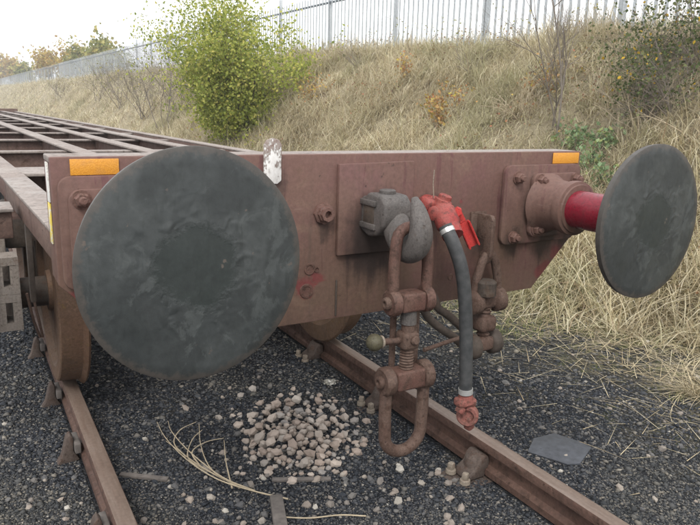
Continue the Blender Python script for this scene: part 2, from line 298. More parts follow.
# ---- mesh building
class MB:
    def __init__(s): s.v = []; s.f = []
    def add(s, vs, fs):
        o = len(s.v); s.v += [tuple(map(float, x)) for x in vs]; s.f += [tuple(i+o for i in f) for f in fs]; return s
    def bm(s, bm, mtx=None):
        if mtx is not None: bmesh.ops.transform(bm, matrix=mtx, verts=bm.verts)
        bm.verts.index_update(); s.add([v.co[:] for v in bm.verts], [[v.index for v in f.verts] for f in bm.faces]); bm.free(); return s
    def box(s, c, size, bev=0, rot=None, seg=2):
        b = bmesh.new(); bmesh.ops.create_cube(b, size=1); bmesh.ops.scale(b, vec=size, verts=b.verts)
        if bev: bmesh.ops.bevel(b, geom=b.edges[:], offset=bev, segments=seg, affect='EDGES', profile=.5)
        m = Matrix.Translation(c)
        if rot: m = m @ Matrix.Rotation(rot[2], 4, 'Z') @ Matrix.Rotation(rot[1], 4, 'Y') @ Matrix.Rotation(rot[0], 4, 'X')
        return s.bm(b, m)
    def prism(s, pts, axis, a, b_, bev=0, seg=2):
        """polygon pts in the plane across axis, extruded from a to b_"""
        bm = bmesh.new()
        def P(q, t): return {'X': (t, q[0], q[1]), 'Y': (q[0], t, q[1]), 'Z': (q[0], q[1], t)}[axis]
        lo = [bm.verts.new(P(q, a)) for q in pts]; hi = [bm.verts.new(P(q, b_)) for q in pts]
        bm.faces.new(lo[::-1]); bm.faces.new(hi)
        n = len(pts)
        for i in range(n): bm.faces.new((lo[i], lo[(i+1) % n], hi[(i+1) % n], hi[i]))
        bmesh.ops.recalc_face_normals(bm, faces=bm.faces)
        if bev: bmesh.ops.bevel(bm, geom=bm.edges[:], offset=bev, segments=seg, affect='EDGES', profile=.5, clamp_overlap=True)
        return s.bm(bm)
    def lathe(s, prof, p0, axis, seg=32):
        """prof: (t along axis, radius)"""
        ax = Vector(axis).normalized(); x = ax.orthogonal().normalized(); y = ax.cross(x); p0 = Vector(p0)
        vs = []; fs = []; n = len(prof)
        for t, r in prof:
            for k in range(seg):
                a = 2*math.pi*k/seg; vs.append(p0 + ax*t + (x*math.cos(a)+y*math.sin(a))*max(r, 1e-4))
        for i in range(n-1):
            for k in range(seg): k2 = (k+1) % seg; fs.append((i*seg+k, i*seg+k2, (i+1)*seg+k2, (i+1)*seg+k))
        fs.append(tuple(range(seg-1, -1, -1))); fs.append(tuple((n-1)*seg+k for k in range(seg)))
        return s.add(vs, fs)
    def cyl(s, a, b, r, r2=None, seg=16, ch=0.0):
        a = Vector(a); b = Vector(b); L = (b-a).length; r2 = r if r2 is None else r2
        prof = [(0, r), (L, r2)] if not ch else [(0, r-ch), (ch, r), (L-ch, r2), (L, r2-ch)]
        return s.lathe(prof, a, b-a, seg)
    def tube(s, pts, r, seg=10, closed=False, sy=1.0):
        pts = [Vector(p) for p in pts]; n = len(pts); rs = r if hasattr(r, '__len__') else [r]*n
        tg = []
        for i in range(n):
            a = pts[i-1] if (i or closed) else pts[i]; b = pts[(i+1) % n] if (i < n-1 or closed) else pts[i]
            tg.append((b-a).normalized())
        x = tg[0].orthogonal().normalized(); vs = []; fs = []
        for i in range(n):
            x = (x - tg[i]*x.dot(tg[i])).normalized(); y = tg[i].cross(x)
            for k in range(seg):
                a = 2*math.pi*k/seg; vs.append(pts[i] + (x*math.cos(a)+y*sy*math.sin(a))*rs[i])
        for i in range(n if closed else n-1):
            j = (i+1) % n
            for k in range(seg): k2 = (k+1) % seg; fs.append((i*seg+k, i*seg+k2, j*seg+k2, j*seg+k))
        if not closed: fs.append(tuple(range(seg-1, -1, -1))); fs.append(tuple((n-1)*seg+k for k in range(seg)))
        return s.add(vs, fs)
    def build(s, name, mat, parent=None, smooth=32, mats=None):
        me = bpy.data.meshes.new(name); me.from_pydata(s.v, [], s.f); me.update()
        bm = bmesh.new(); bm.from_mesh(me); bmesh.ops.recalc_face_normals(bm, faces=bm.faces); bm.to_mesh(me); bm.free()
        me.materials.append(mat)
        if smooth:
            me.shade_smooth(); me.set_sharp_from_angle(angle=R(smooth))
        o = bpy.data.objects.new(name, me); col.objects.link(o)
        if parent: attach(o, parent)
        return o
def world_of(o):
    m = o.matrix_basis.copy(); q = o.parent
    while q: m = q.matrix_basis @ m; q = q.parent
    return m
def attach(o, parent):
    o.parent = parent; o.matrix_parent_inverse = Matrix.Identity(4)
    o.matrix_basis = world_of(parent).inverted() @ o.matrix_basis
def empty(name, loc, label, cat, group=None):
    o = bpy.data.objects.new(name, None); col.objects.link(o); o.location = loc; o.empty_display_size = .1
    return tag(o, label, cat, group)
def tag(o, label, cat, group=None):
    o['label'] = label; o['category'] = cat
    if group: o['group'] = group
    return o
def np_mesh(name, V, quads, tris, mat, parent=None, smooth=False):
    me = bpy.data.meshes.new(name)
    q = np.asarray(quads, np.int32).reshape(-1, 4); t = np.asarray(tris, np.int32).reshape(-1, 3)
    loops = np.concatenate([q.ravel(), t.ravel()]); tot = np.concatenate([np.full(len(q), 4, np.int32), np.full(len(t), 3, np.int32)])
    start = np.concatenate([[0], np.cumsum(tot)[:-1]]).astype(np.int32)
    me.vertices.add(len(V)); me.vertices.foreach_set('co', np.asarray(V, np.float32).ravel())
    me.loops.add(len(loops)); me.loops.foreach_set('vertex_index', loops)
    me.polygons.add(len(tot)); me.polygons.foreach_set('loop_start', start); me.polygons.foreach_set('loop_total', tot)
    me.update(calc_edges=True); me.validate()
    me.materials.append(mat)
    if smooth: me.shade_smooth()
    o = bpy.data.objects.new(name, me); col.objects.link(o)
    if parent: attach(o, parent)
    return o
def arc(c, r, a0, a1, n, plane='XZ'):
    out = []
    for k in range(n):
        a = R(a0 + (a1-a0)*k/(n-1)); x, y = r*math.cos(a), r*math.sin(a)
        out.append(Vector(c) + {'XZ': Vector((x, 0, y)), 'YZ': Vector((0, x, y)), 'XY': Vector((x, y, 0))}[plane])
    return out
def spline(pts, n=8):
    P = [Vector(p) for p in pts]; P = [P[0]*2-P[1]] + P + [P[-1]*2-P[-2]]; out = []
    for i in range(1, len(P)-2):
        for k in range(n):
            t = k/n; a, b, c, d = P[i-1:i+3]
            out.append(.5*((2*b)+(c-a)*t+(2*a-5*b+4*c-d)*t*t+(3*b-a-3*c+d)*t**3))
    out.append(P[-2]); return out

# ------------------------------------------------------------------ ground and bank
GZ = -.155
_nz = rng.uniform(0, 6.28, (12, 3))
def wob(x, y, f=1.0):
    """smooth pseudo noise, about -1..1"""
    s = 0
    for k in range(12):
        a = _nz[k, 0]; fr = f*(0.6+.35*k)
        s = s + np.sin((x*math.cos(a)+y*math.sin(a))*fr + _nz[k, 1])*(1/(1+.35*k))
    return s/3.2
def foot(Y): return 2.92 + .16*np.sin(.9*Y+.5) + .12*np.sin(2.3*Y) + np.clip((Y-14)*.02, 0, .6)
def top_h(Y): return np.interp(Y, [-6, 4, 13, 40, 100, 200], [2.55, 2.62, 2.78, 2.98, 3.42, 4.2])
def bankz(X, Y):
    X = np.asarray(X, float); Y = np.asarray(Y, float)
    xf = foot(Y); t = np.clip((X-xf)/(6.5-xf), 0, 1)
    p = t*t*(3-2*t)*.45 + t*.55
    z = GZ + p*(top_h(Y)) + np.where(X > xf, wob(X, Y, 1.3)*.10*np.clip((X-xf)*1.2, 0, 1), 0)
    return z - np.clip(X-9, 0, 6)*.03
def gz(X, Y):
    d = np.hypot(np.asarray(X)-.5, np.asarray(Y)-1.0)
    return GZ + wob(np.asarray(X), np.asarray(Y), 4)*.012*np.clip(8-d, 0, 1)

def sheet(name, xs, ys, zf, mat):
    X, Y = np.meshgrid(xs, ys); Z = zf(X, Y); V = np.stack([X, Y, Z], -1).reshape(-1, 3)
    nx, ny = len(xs), len(ys); i = np.arange(nx-1)[None, :] + nx*np.arange(ny-1)[:, None]; i = i.ravel()
    o = np_mesh(name, V, np.stack([i, i+1, i+nx+1, i+nx], 1), [], mat, smooth=True); o['kind'] = 'structure'; return o
gx = np.concatenate([[-300, -120, -50, -20, -10, -6], np.arange(-3.5, 4.2, .06), [6, 10, 20, 50, 120, 300]])
gy = np.concatenate([[-100, -30, -10, -5], np.arange(-2.2, 7.2, .06), np.linspace(7.6, 40, 40), [60, 100, 180, 300, 500]])
ground = sheet('ground', gx, gy, gz, M['ground'])
bx = np.concatenate([np.linspace(2.4, 7.2, 50), [7.6, 8.2, 9, 11, 15, 25, 60, 150]])
by = np.concatenate([np.linspace(-8, 30, 190), np.linspace(31, 120, 90), [140, 170, 200, 300]])
bank = sheet('bank', bx, by, lambda X, Y: bankz(X, Y) - np.where(X < foot(Y)+.05, .06, 0), M['bank'])

def on_bank(u, v, dz=0):
    """where the sight line of a photo pixel meets the bank"""
    d = ray(u, v); t = np.linspace(2, 220, 40000); P = CAM + d[None]*t[:, None]
    below = P[:, 2] < np.maximum(bankz(P[:, 0], P[:, 1]), GZ)+dz
    k = int(np.argmax(below)); return P[k]

# ------------------------------------------------------------------ rails and chairs
def rail_profile(cx):
    h = [(-.034, -.145), (.034, -.145), (.034, -.118), (.011, -.103), (.0095, -.055), (.013, -.046), (.034, -.038), (.035, -.012), (.031, -.003), (.02, 0), (-.02, 0), (-.031, -.003), (-.035, -.012), (-.034, -.038), (-.013, -.046), (-.0095, -.055), (-.011, -.103), (-.034, -.118)]
    return [(cx+x, z) for x, z in h]
for sx, lab in ((-1, 'rusty bullhead rail under the wagon\'s left wheel'), (1, 'rusty bullhead rail running beneath the hanging coupling link')):
    mb = MB().prism(rail_profile(sx*.7525), 'Y', -2.4, 42)
    o = mb.build('rail', M['rail_side'], None, 40)
    o.data.materials.append(M['rail'])
    for p in o.data.polygons:
        if p.center.z > -.006: p.material_index = 1
    tag(o, lab, 'rail', 'rails of the siding')

def chair_meshes():
    base = MB().prism([(-.19, -.095), (.19, -.095), (.19, .06), (.12, .095), (-.12, .095), (-.19, .06)], 'Z', -.20, -.158, .008)
    jaw_in = MB()   # rounded jaw that hugs the web on the +x side
    jaw_in.prism([(.036, -.152), (.135, -.152), (.125, -.125), (.085, -.10), (.07, -.065), (.05, -.048), (.022, -.056), (.014, -.08), (.018, -.11), (.036, -.12)], 'Y', -.05, .05, .012, 3)
    jaw_in.lathe([(0, .03), (.02, .042), (.05, .046), (.075, .036), (.09, .015)], (.06, 0, -.15), (0, 0, 1), 16)
    jaw_out = MB().prism([(-.036, -.158), (-.135, -.165), (-.112, -.13), (-.088, -.04), (-.072, -.028), (-.060, -.045), (-.062, -.11)], 'Y', -.026, .026, .008, 2)
    key = MB().box((-.047, .01, -.088), (.026, .13, .045), .005)
    bolt = MB().cyl((0, 0, 0), (0, 0, .022), .024, .022, 14, .003)
    bolt.box((0, 0, .035), (.026, .026, .03), .005)
    return base, jaw_in, jaw_out, key, bolt
B = chair_meshes(); CH = [b.build(n, m) for b, n, m in zip(B, ('base_plate', 'jaw', 'jaw', 'key', 'bolt'), (M['chair'], M['chair'], M['chair'], M['wood'], M['pale_bolt']))]
CHM = [o.data for o in CH]
for o in CH: bpy.data.objects.remove(o)
def chair(x, y, flip, label, group):
    """flip = 1: the rounded jaw stands on the +x side of the rail"""
    e = empty('rail_chair', (x, y, 0), label, 'rail chair', group); e.rotation_euler.z = 0 if flip > 0 else math.pi
    def put(me, name, loc=(0, 0, 0), rz=0):
        o = bpy.data.objects.new(name, me); col.objects.link(o); o.parent = e; o.location = loc; o.rotation_euler.z = rz
    put(CHM[0], 'base_plate', (0, 0, -.012 if flip > 0 else 0)); put(CHM[2], 'jaw'); put(CHM[3], 'key')
    if flip > 0: return e                       # on the left rail ash buries the inner jaw and the bolts
    put(CHM[1], 'jaw')
    for bx_, by_ in ((.145, .045), (.145, -.05), (-.16, .0)): put(CHM[4], 'bolt', (bx_, by_, -.156), random.uniform(0, 1.5))
    return e
YR = [.19, .95, 1.72, 2.54, 3.3]
near = ['rusty rail chair beneath the dangling red hose coupling', 'rusty rail chair behind the hanging coupling link']
for k, y in enumerate(YR):
    chair(.7525, y, -1, near[k] if k < 2 else 'rusty rail chair on the far rail under the wagon', 'chairs of the right rail')
YL = [.44, 1.12, 1.74, 2.5]
for k, y in enumerate(YL):
    chair(-.7525, y, 1, ['rusty rail chair on the left rail, farthest in front of the wheel', 'rusty rail chair with upright triangular jaw, first before the wheel', 'rusty rail chair right beside the wheel on the left rail', 'rusty rail chair behind the wheel on the left rail'][k], 'chairs of the left rail')

# ------------------------------------------------------------------ the wagon
W, ZT, ZB = .939, 1.256, .731
wagon = empty('flat_wagon', (0, 0, 0), 'long brown skeletal flat wagon with round buffers at its end', 'wagon')
# headstock: front plate with cut lower corners, top flange, end returns
hp = [(-W, ZT), (W, ZT), (W, .93), (.74, ZB), (-.74, ZB), (-W, .93)]
mb = MB().prism(hp, 'Y', 0, .022, .004)
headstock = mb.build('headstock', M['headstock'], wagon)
MB().box((0, .078, ZT-.008), (2*W, .11, .016), .003).build('top_flange', M['deck'], headstock)
for s in (-1, 1):
    MB().box((s*(W-.0085), .078, 1.084), (.016, .108, .31), .003).build('end_return', M['headstock'], headstock)
MB().box((-W-.002, .052, 1.19), (.004, .034, .10), .001).build('marker_strip', M['white_strip'], headstock)
MB().box((-W-.002, .055, 1.085), (.004, .034, .105), .001).build('marker_strip', M['yellow_chip'], headstock)
for s in (-1, 1):
    x0, x1 = ((-.894, -.777) if s < 0 else (.787, .926))
    MB().box(((x0+x1)/2, -.0035, 1.231), (x1-x0, .003, .040), .001).build('reflector', M['orange'], headstock)
# centre pad, weld seam, pipe stub, lamp bracket, old holes
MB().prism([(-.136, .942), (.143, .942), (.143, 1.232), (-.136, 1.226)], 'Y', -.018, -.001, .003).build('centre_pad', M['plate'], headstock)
mb = MB().lathe([(0, .034), (.010, .034), (.012, .026), (.022, .026), (.024, .022), (.036, .022), (.036, .012), (.02, .011)], (-.181, -.001, 1.077), (0, -1, 0), 8)
mb.build('pipe_stub', M['bolt'], headstock)
MB().prism([(-.380, 1.186), (-.372, 1.176), (-.338, 1.172), (-.325, 1.182), (-.324, 1.285), (-.333, 1.299), (-.352, 1.304), (-.370, 1.298), (-.379, 1.284)], 'Y', -.010, -.002, .002).build('lamp_bracket', M['white_chip'], headstock)
for x, z, r in ((-.225, .905, .013), (-.235, .835, .016), (.335, .82, .008), (-.20, .9, .006)):
    MB().lathe([(0, r*1.5), (.003, r*1.4), (.003, r), (.0005, r)], (x, -.0005, z), (0, -1, 0), 14).build('plug_hole', M['rust_red'], headstock)
MB().box((-.13, -.003, .80), (.006, .005, .12), .002).build('weld_seam', M['dark_iron'], headstock)

def hexbolt(p, r, parent, h=.02, mat='bolt'):
    mb = MB().cyl(p, Vector(p)+Vector((0, -.004, 0)), r*1.35, None, 18)
    mb.lathe([(0, r*1.08), (h*.8, r*1.08), (h, r*.9)], Vector(p)+Vector((0, -.004, 0)), (0, -1, 0), 6)
    mb.lathe([(0, r*.6), (h*.5, r*.6), (h*.6, r*.45)], Vector(p)+Vector((0, -.004-h, 0)), (0, -1, 0), 12)
    return mb.build('bolt', M[mat], parent)
def rrect(cx, cz, w, h, r, n=5):
    out = []
    for sx, sz, a0 in ((1, 1, 0), (-1, 1, 90), (-1, -1, 180), (1, -1, 270)):
        for k in range(n):
            a = R(a0+90*k/(n-1)); out.append((cx+sx*(w/2-r)+r*math.cos(a), cz+sz*(h/2-r)+r*math.sin(a)))
    return out
def disc_mesh():
    RR = .2395; prof = []
    for k in range(9): t = k/8; prof.append((.012*(1-(t)**2), RR*t*.985+.0002))
    prof += [(-.002, RR), (-.008, RR), (-.020, RR*.992), (-.024, RR*.97), (-.030, .09), (-.05, .058), (-.06, .056)]
    return MB().lathe(prof, (0, 0, 0), (0, -1, 0), 96)
for s in (-1, 1):
    bx0 = s*.7298; bz = 1.068; PB = .484
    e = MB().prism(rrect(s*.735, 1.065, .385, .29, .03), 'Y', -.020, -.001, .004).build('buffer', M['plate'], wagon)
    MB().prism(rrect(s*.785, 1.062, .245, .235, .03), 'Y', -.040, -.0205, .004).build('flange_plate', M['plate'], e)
    for dx, dz, yy in ((-.135, .10, -.020), (-.135, -.118, -.020), (-.042, .090, -.040), (-.042, -.090, -.040), (.142, .090, -.040), (.142, -.090, -.040)):
        hexbolt((s*(.735)+s*dx, yy, 1.065+dz), .0175, e)
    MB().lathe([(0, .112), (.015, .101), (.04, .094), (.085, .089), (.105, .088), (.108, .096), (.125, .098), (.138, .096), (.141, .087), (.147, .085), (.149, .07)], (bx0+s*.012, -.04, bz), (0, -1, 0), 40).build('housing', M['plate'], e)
    MB().cyl((bx0+s*.004, -.17, bz), (bx0, -PB+.04, bz), .066, None, 36).build('ram', M['ram'], e)
    d = disc_mesh().build('buffer_head', M['disc'], None, 40); d.location = (bx0, -PB, bz); d.scale = (.98, 1, 1.02)
    d.data.materials.append(M['disc_back'])
    for p in d.data.polygons:
        if p.center.y > .009 and p.normal.y > .2: p.material_index = 1
    attach(d, e)
    if s < 0: d['label'] = 'buffer head with rough smeared grease ring at its centre'

# ---- draw hook
hp_ = spline([(0, -.02, 1.078), (0, -.07, 1.076), (0, -.125, 1.058), (0, -.158, 1.015), (0, -.205, .988), (0, -.247, 1.004), (0, -.262, 1.05), (0, -.246, 1.105), (0, -.222, 1.144)], 5)
hr_ = np.interp(np.linspace(0, 1, len(hp_)), [0, .25, .45, .6, .72, .82, .92, 1], [.044, .044, .042, .044, .043, .036, .025, .012])
hook = MB().tube(hp_, list(hr_), 22, False, .82).build('draw_hook', M['hook'], wagon, 60)
cg = MB().prism([(-.001, 1.022), (-.055, 1.004), (-.10, 1.012), (-.142, 1.046), (-.152, 1.075), (-.148, 1.118), (-.125, 1.140), (-.05, 1.143), (-.03, 1.128), (-.001, 1.126)], 'X', -.053, .047, .011, 3)
cg.build('hook_casing', M['hook'], hook, 45)
MB().box((-.0535, -.062, 1.075), (.006, .058, .056), .002).build('recess_shade_plate', M['dark_iron'], hook)  # no hollow modelled: a darker flat plate stands in for the shaded opening
for z_ in (1.112, 1.04): MB().box((-.056, -.06, z_), (.010, .085, .018), .003).build('rib', M['hook'], hook)
MB().lathe([(0, .026), (.009, .026), (.012, .022)], (-.003, -.085, 1.141), (0, 0, 1), 16).build('pin', M['hook'], hook)

# ---- deck frame: solebars, centre beams, cross members (a little out of square with the headstock)
LEN = 19.0; DZ = 1.052; SK = -.032
def member(name, x0, y0, x1, y1, wt, depth, parent, mat='frame', z=DZ, topmat='deck'):
    a = Vector((x0, y0, 0)); b = Vector((x1, y1, 0)); L = (b-a).length; rz = math.atan2((b-a).y, (b-a).x); c = (a+b)/2
    web = MB().box((c.x, c.y, z-depth/2-.006), (L, .016, depth-.012), 0, (0, 0, rz))
    web.box((c.x, c.y, z-depth), (L, wt*.8, .014), 0, (0, 0, rz))
    o = web.build(name, M[mat], parent)
    MB().box((c.x, c.y, z-.007), (L, wt, .015), .003, (0, 0, rz)).build('top_flange', M[topmat], o)
    return o
def sx_at(x, y): return x + SK*y
# solebars: a box section with a light top
for s in (-1, 1):
    pts = [(s*.935, .137), (s*.975 if s < 0 else .885, 1.5), (sx_at(s*.955, LEN), LEN)]
    for (xa, ya), (xb, yb) in zip(pts[:-1], pts[1:]):
        a = Vector((xa, ya, 0)); b = Vector((xb, yb, 0)); d = (b-a); L = d.length; n = Vector((d.y, -d.x, 0)).normalized()*(-s)*-1
        inn = Vector((-s*.05, 0, 0)); c = (a+b)/2 + inn; rz = math.atan2(d.y, d.x)
        o = MB().box((c.x, c.y, DZ-.052), (L, .094, .085), .006, (0, 0, rz)).build('solebar', M['frame'], wagon)
        MB().box((c.x, c.y, DZ-.0045), (L, .10, .012), .003, (0, 0, rz)).build('top_flange', M['deck'], o)
for x in (-.31, .15, .56):
    member('centre_beam', x, .14, sx_at(x, LEN), LEN, .115, .26, wagon, z=DZ+.004)
for k, y in enumerate([2.0, 3.45, 4.95, 6.35, 7.8, 9.25, 10.7, 12.1, 13.4, 14.8, 16.2, 17.6]):
    wt = .36 if k == 0 else .10
    xs_ = [-.89, -.36, .10, .51, .87]
    for a, b in zip(xs_[:-1], xs_[1:]):
        member('cross_member', sx_at(a, y)+.0, y, sx_at(b, y)-.0, y, wt, .22, wagon, z=DZ-.016)
far = MB().box((sx_at(0, LEN), LEN+.06, DZ-.1), (1.9, .12, .34), .01).build('far_headstock', M['frame'], wagon)
MB().box((-.75, LEN-.003, DZ+.045), (.12, .004, .04), 0).build('reflector', M['orange'], far)
# outrigger with container spigot seat on the left of the frame
c = on(1, .95, 10, 225)
o = MB().prism([(-1.45, 1.0), (-.985, 1.0), (-.985, .90), (-1.2, .90), (-1.45, .955)], 'Y', .86, 1.02, .006).build('outrigger', M['frame'], wagon)
MB().box((-1.215, .94, 1.005), (.47, .20, .012), .003).build('top_flange', M['deck'], o)
MB().box((-1.16, .95, 1.02), (.12, .12, .016), .004).build('spigot_seat', M['deck'], o)

# ---- bogie
WY, WR_ = 1.74, .46
def wheel(s, y, parent):
    prof = [(0, .07), (0, .10), (.02, .105), (.028, .36), (.0, .385), (.0, WR_-.012), (.006, WR_-.004), (.07, WR_), (.098, WR_+.004), (.108, WR_+.02), (.118, WR_+.028), (.128, WR_+.02), (.132, WR_-.01), (.132, .385), (.10, .36), (.09, .105), (.13, .10), (.13, .07)]
    return MB().lathe(prof, (s*.815, y, WR_), (-s, 0, 0), 72).build('wheel', M['wheel'], parent, 30)
for y in (WY, WY+1.83):
    for s in (-1, 1): wheel(s, y, wagon)
    MB().cyl((-.95, y, WR_), (.95, y, WR_), .075, None, 20).build('axle', M['dark_iron'], wagon)
for s in (-1, 1):
    sf = MB()
    def ring(cx_, cz_, w_, h_, t, y0, y1):
        sf.box((cx_, (y0+y1)/2, cz_+h_/2-t/2), (w_, y1-y0, t)); sf.box((cx_, (y0+y1)/2, cz_-h_/2+t/2), (w_, y1-y0, t))
        sf.box((cx_-w_/2+t/2, (y0+y1)/2+.002, cz_), (t, y1-y0, h_-.006)); sf.box((cx_+w_/2-t/2, (y0+y1)/2+.002, cz_), (t, y1-y0, h_-.006))
    p0 = on(1, 1.40, -3, 260); p1 = on(1, 1.40, 19, 326)
    xm = abs((p0[0]+p1[0])/2); hz = (p0[2]-p1[2])/2
    ring(s*xm, p0[2]-hz/2, .10, hz+.012, .036, 1.40, 1.53); ring(s*xm, p0[2]-hz*1.5-.013, .10, hz+.012, .036, 1.40, 1.53)
    sf.prism([(1.585, .78), (2.3, .80), (2.9, .62), (3.5, .80), (4.3, .78), (4.3, .55), (3.7, .30), (2.9, .26), (2.1, .30), (1.585, .50)], 'X', s*.985, s*1.05, .01)
    side = sf.build('side_frame', M['cast'], wagon)
    MB().box((s*1.0, WY, WR_), (.12, .26, .26), .03).build('axle_box', M['dark_iron'], wagon)
    MB().box((s*1.0, WY+1.83, WR_), (.12, .26, .26), .03).build('axle_box', M['dark_iron'], wagon)
    # brake block and hanger before the wheel
    MB().prism([(WY+.51, .62), (WY+.468, .63), (WY+.478, .45), (WY+.468, .30), (WY+.51, .30), (WY+.54, .46)], 'X', s*.82, s*.735, .006).build('brake_block', M['dark_iron'], wagon)
    MB().box((s*.91, WY-.47, .74), (.022, .05, .40), .005, (R(4), 0, 0)).build('brake_hanger', M['dark_iron'], wagon)
    for k, dx in enumerate((0, .022)):
        MB().tube([(s*(.925-dx), 1.42+.02*k, .54), (s*(.905-dx), 1.45, .40), (s*(.88-dx*.5), 1.5, .30)], .006, 8).build('brake_rod', M['rust'], wagon)
MB().box((0, 2.9, .62), (1.9, .42, .26), .03).build('bolster', M['dark_iron'], wagon)
MB().box((0, WY+.58, .47), (1.5, .06, .09), .01).build('brake_beam', M['dark_iron'], wagon)
MB().box((-.15, 8.5, .86), (.4, 12.5, .06), .01).build('brake_gear', M['dark_iron'], wagon)

# ---- brake pipe with cock, handle, hose and coupling head
H0 = Vector((.205, -.001, 1.085))
cock = MB().cyl(H0, H0+Vector((0, -.05, 0)), .035, .035, 20, .004)
cock.tube(spline([H0+Vector((0, -.045, 0)), (.20, -.085, 1.085), (.188, -.125, 1.075), (.178, -.165, 1.045), (.174, -.195, 1.015)], 5), [.03]*4+[.036]*6+[.039]*6+[.034]*5, 18)
cock.lathe([(0, .026), (.03, .028), (.034, .022), (.046, .022), (.05, .016)], (.19, -.105, 1.085), (.25, -.2, 1), 16)
cock.box((.155, -.085, 1.10), (.05, .05, .04), .012, (.3, .2, .1), 3)
cock.lathe([(0, .024), (.022, .024), (.026, .018)], (.165, -.12, 1.075), (-1, -.35, .1), 8)
brake = cock.build('brake_pipe', M['red'], wagon, 40)
hs_ = [on(1, -.195, 445, 226), on(1, -.225, 453, 243), on(1, -.245, 460.5, 265), on(1, -.25, 464.5, 292), on(1, -.25, 466, 330), on(1, -.25, 466, 365), on(1, -.25, 465.5, 392)]
MB().tube(spline(hs_, 8), .0215, 20).build('hose', M['rubber'], brake, 60)
for (uv, yy, uv2, y2) in (((446.3, 229), -.199, (448.3, 233), -.207), ((465.6, 388), -.25, (465.6, 393), -.25)):
    MB().cyl(on(1, yy, *uv), on(1, y2, *uv2), .0238, None, 20).build('hose_clip', M['clip'], brake)
c0 = Vector(on(1, -.25, 465.5, 394)); c1 = Vector(on(1, -.25, 466, 402)); ch = Vector(on(1, -.255, 467.5, 415))
gl = MB().cyl(c0, c1, .0225, .027, 18)
gl.box(c1+Vector((-.004, 0, .002)), (.072, .044, .03), .011, (0, R(6), 0), 3)
gl.lathe([(-.013, .030), (-.011, .036), (.011, .036), (.015, .032), (.015, .022), (.002, .019)], ch, (-.72, -.69, .05), 24)
gl.box(ch+Vector((.012, .004, -.03)), (.03, .03, .055), .009, (.1, -.25, .2), 3)
gl.box(ch+Vector((-.036, -.004, .028)), (.02, .03, .022), .006, (0, .5, 0))
gl.build('hose_coupling', M['red_worn'], brake, 40)
def obox(mb, a, b, wdt, thk, side, off=0, lift=0, bev=.002):
    """bar from a to b whose width lies along side"""
    a = Vector(a); b = Vector(b); x = (b-a).normalized(); y = (Vector(side)-x*Vector(side).dot(x)).normalized(); z = x.cross(y)
    bm = bmesh.new(); bmesh.ops.create_cube(bm, size=1); bmesh.ops.scale(bm, vec=((b-a).length, wdt, thk), verts=bm.verts)
    bmesh.ops.bevel(bm, geom=bm.edges[:], offset=bev, segments=2, affect='EDGES')
    c = (a+b)/2 + y*off + z*lift; mb.bm(bm, Matrix(((x.x, y.x, z.x, c.x), (x.y, y.y, z.y, c.y), (x.z, y.z, z.z, c.z), (0, 0, 0, 1))))
q0, q1, q2 = on(1, -.15, 457.5, 211), on(1, -.155, 463, 222), on(1, -.165, 473.5, 246); sd_ = (.75, -.35, .55)
hd = MB(); obox(hd, q0, q1, .022, .007, sd_); obox(hd, q1, q2, .036, .006, sd_)
obox(hd, q1, q2, .006, .022, sd_, .016, .008); obox(hd, q1, q2, .006, .022, sd_, -.016, .008)
hd.cyl(Vector(q0)+Vector((.01, .012, 0)), Vector(q0)-Vector((.012, .018, 0)), .013, None, 6)
hd.build('cock_handle', M['red_bright'], brake, 40)
# thin stalk of wire stuck above the cock
MB().tube([(.20, -.055, 1.11), (.197, -.05, 1.16), (.199, -.05, 1.205)], .0016, 6).build('wire', M['pale_bolt'], brake)

# ---- stowage bracket right of the hose
br = MB()
br.prism([(-.001, 1.045), (-.078, 1.045), (-.088, 1.03), (-.088, .90), (-.075, .875), (-.045, .868), (-.03, .885), (-.034, .91), (-.05, .92), (-.05, .955), (-.001, .965)], 'X', .432, .449, .003)
br.box((.44, -.006, 1.005), (.07, .01, .09), .003)
br.build('stowage_bracket', M['rust'], wagon)

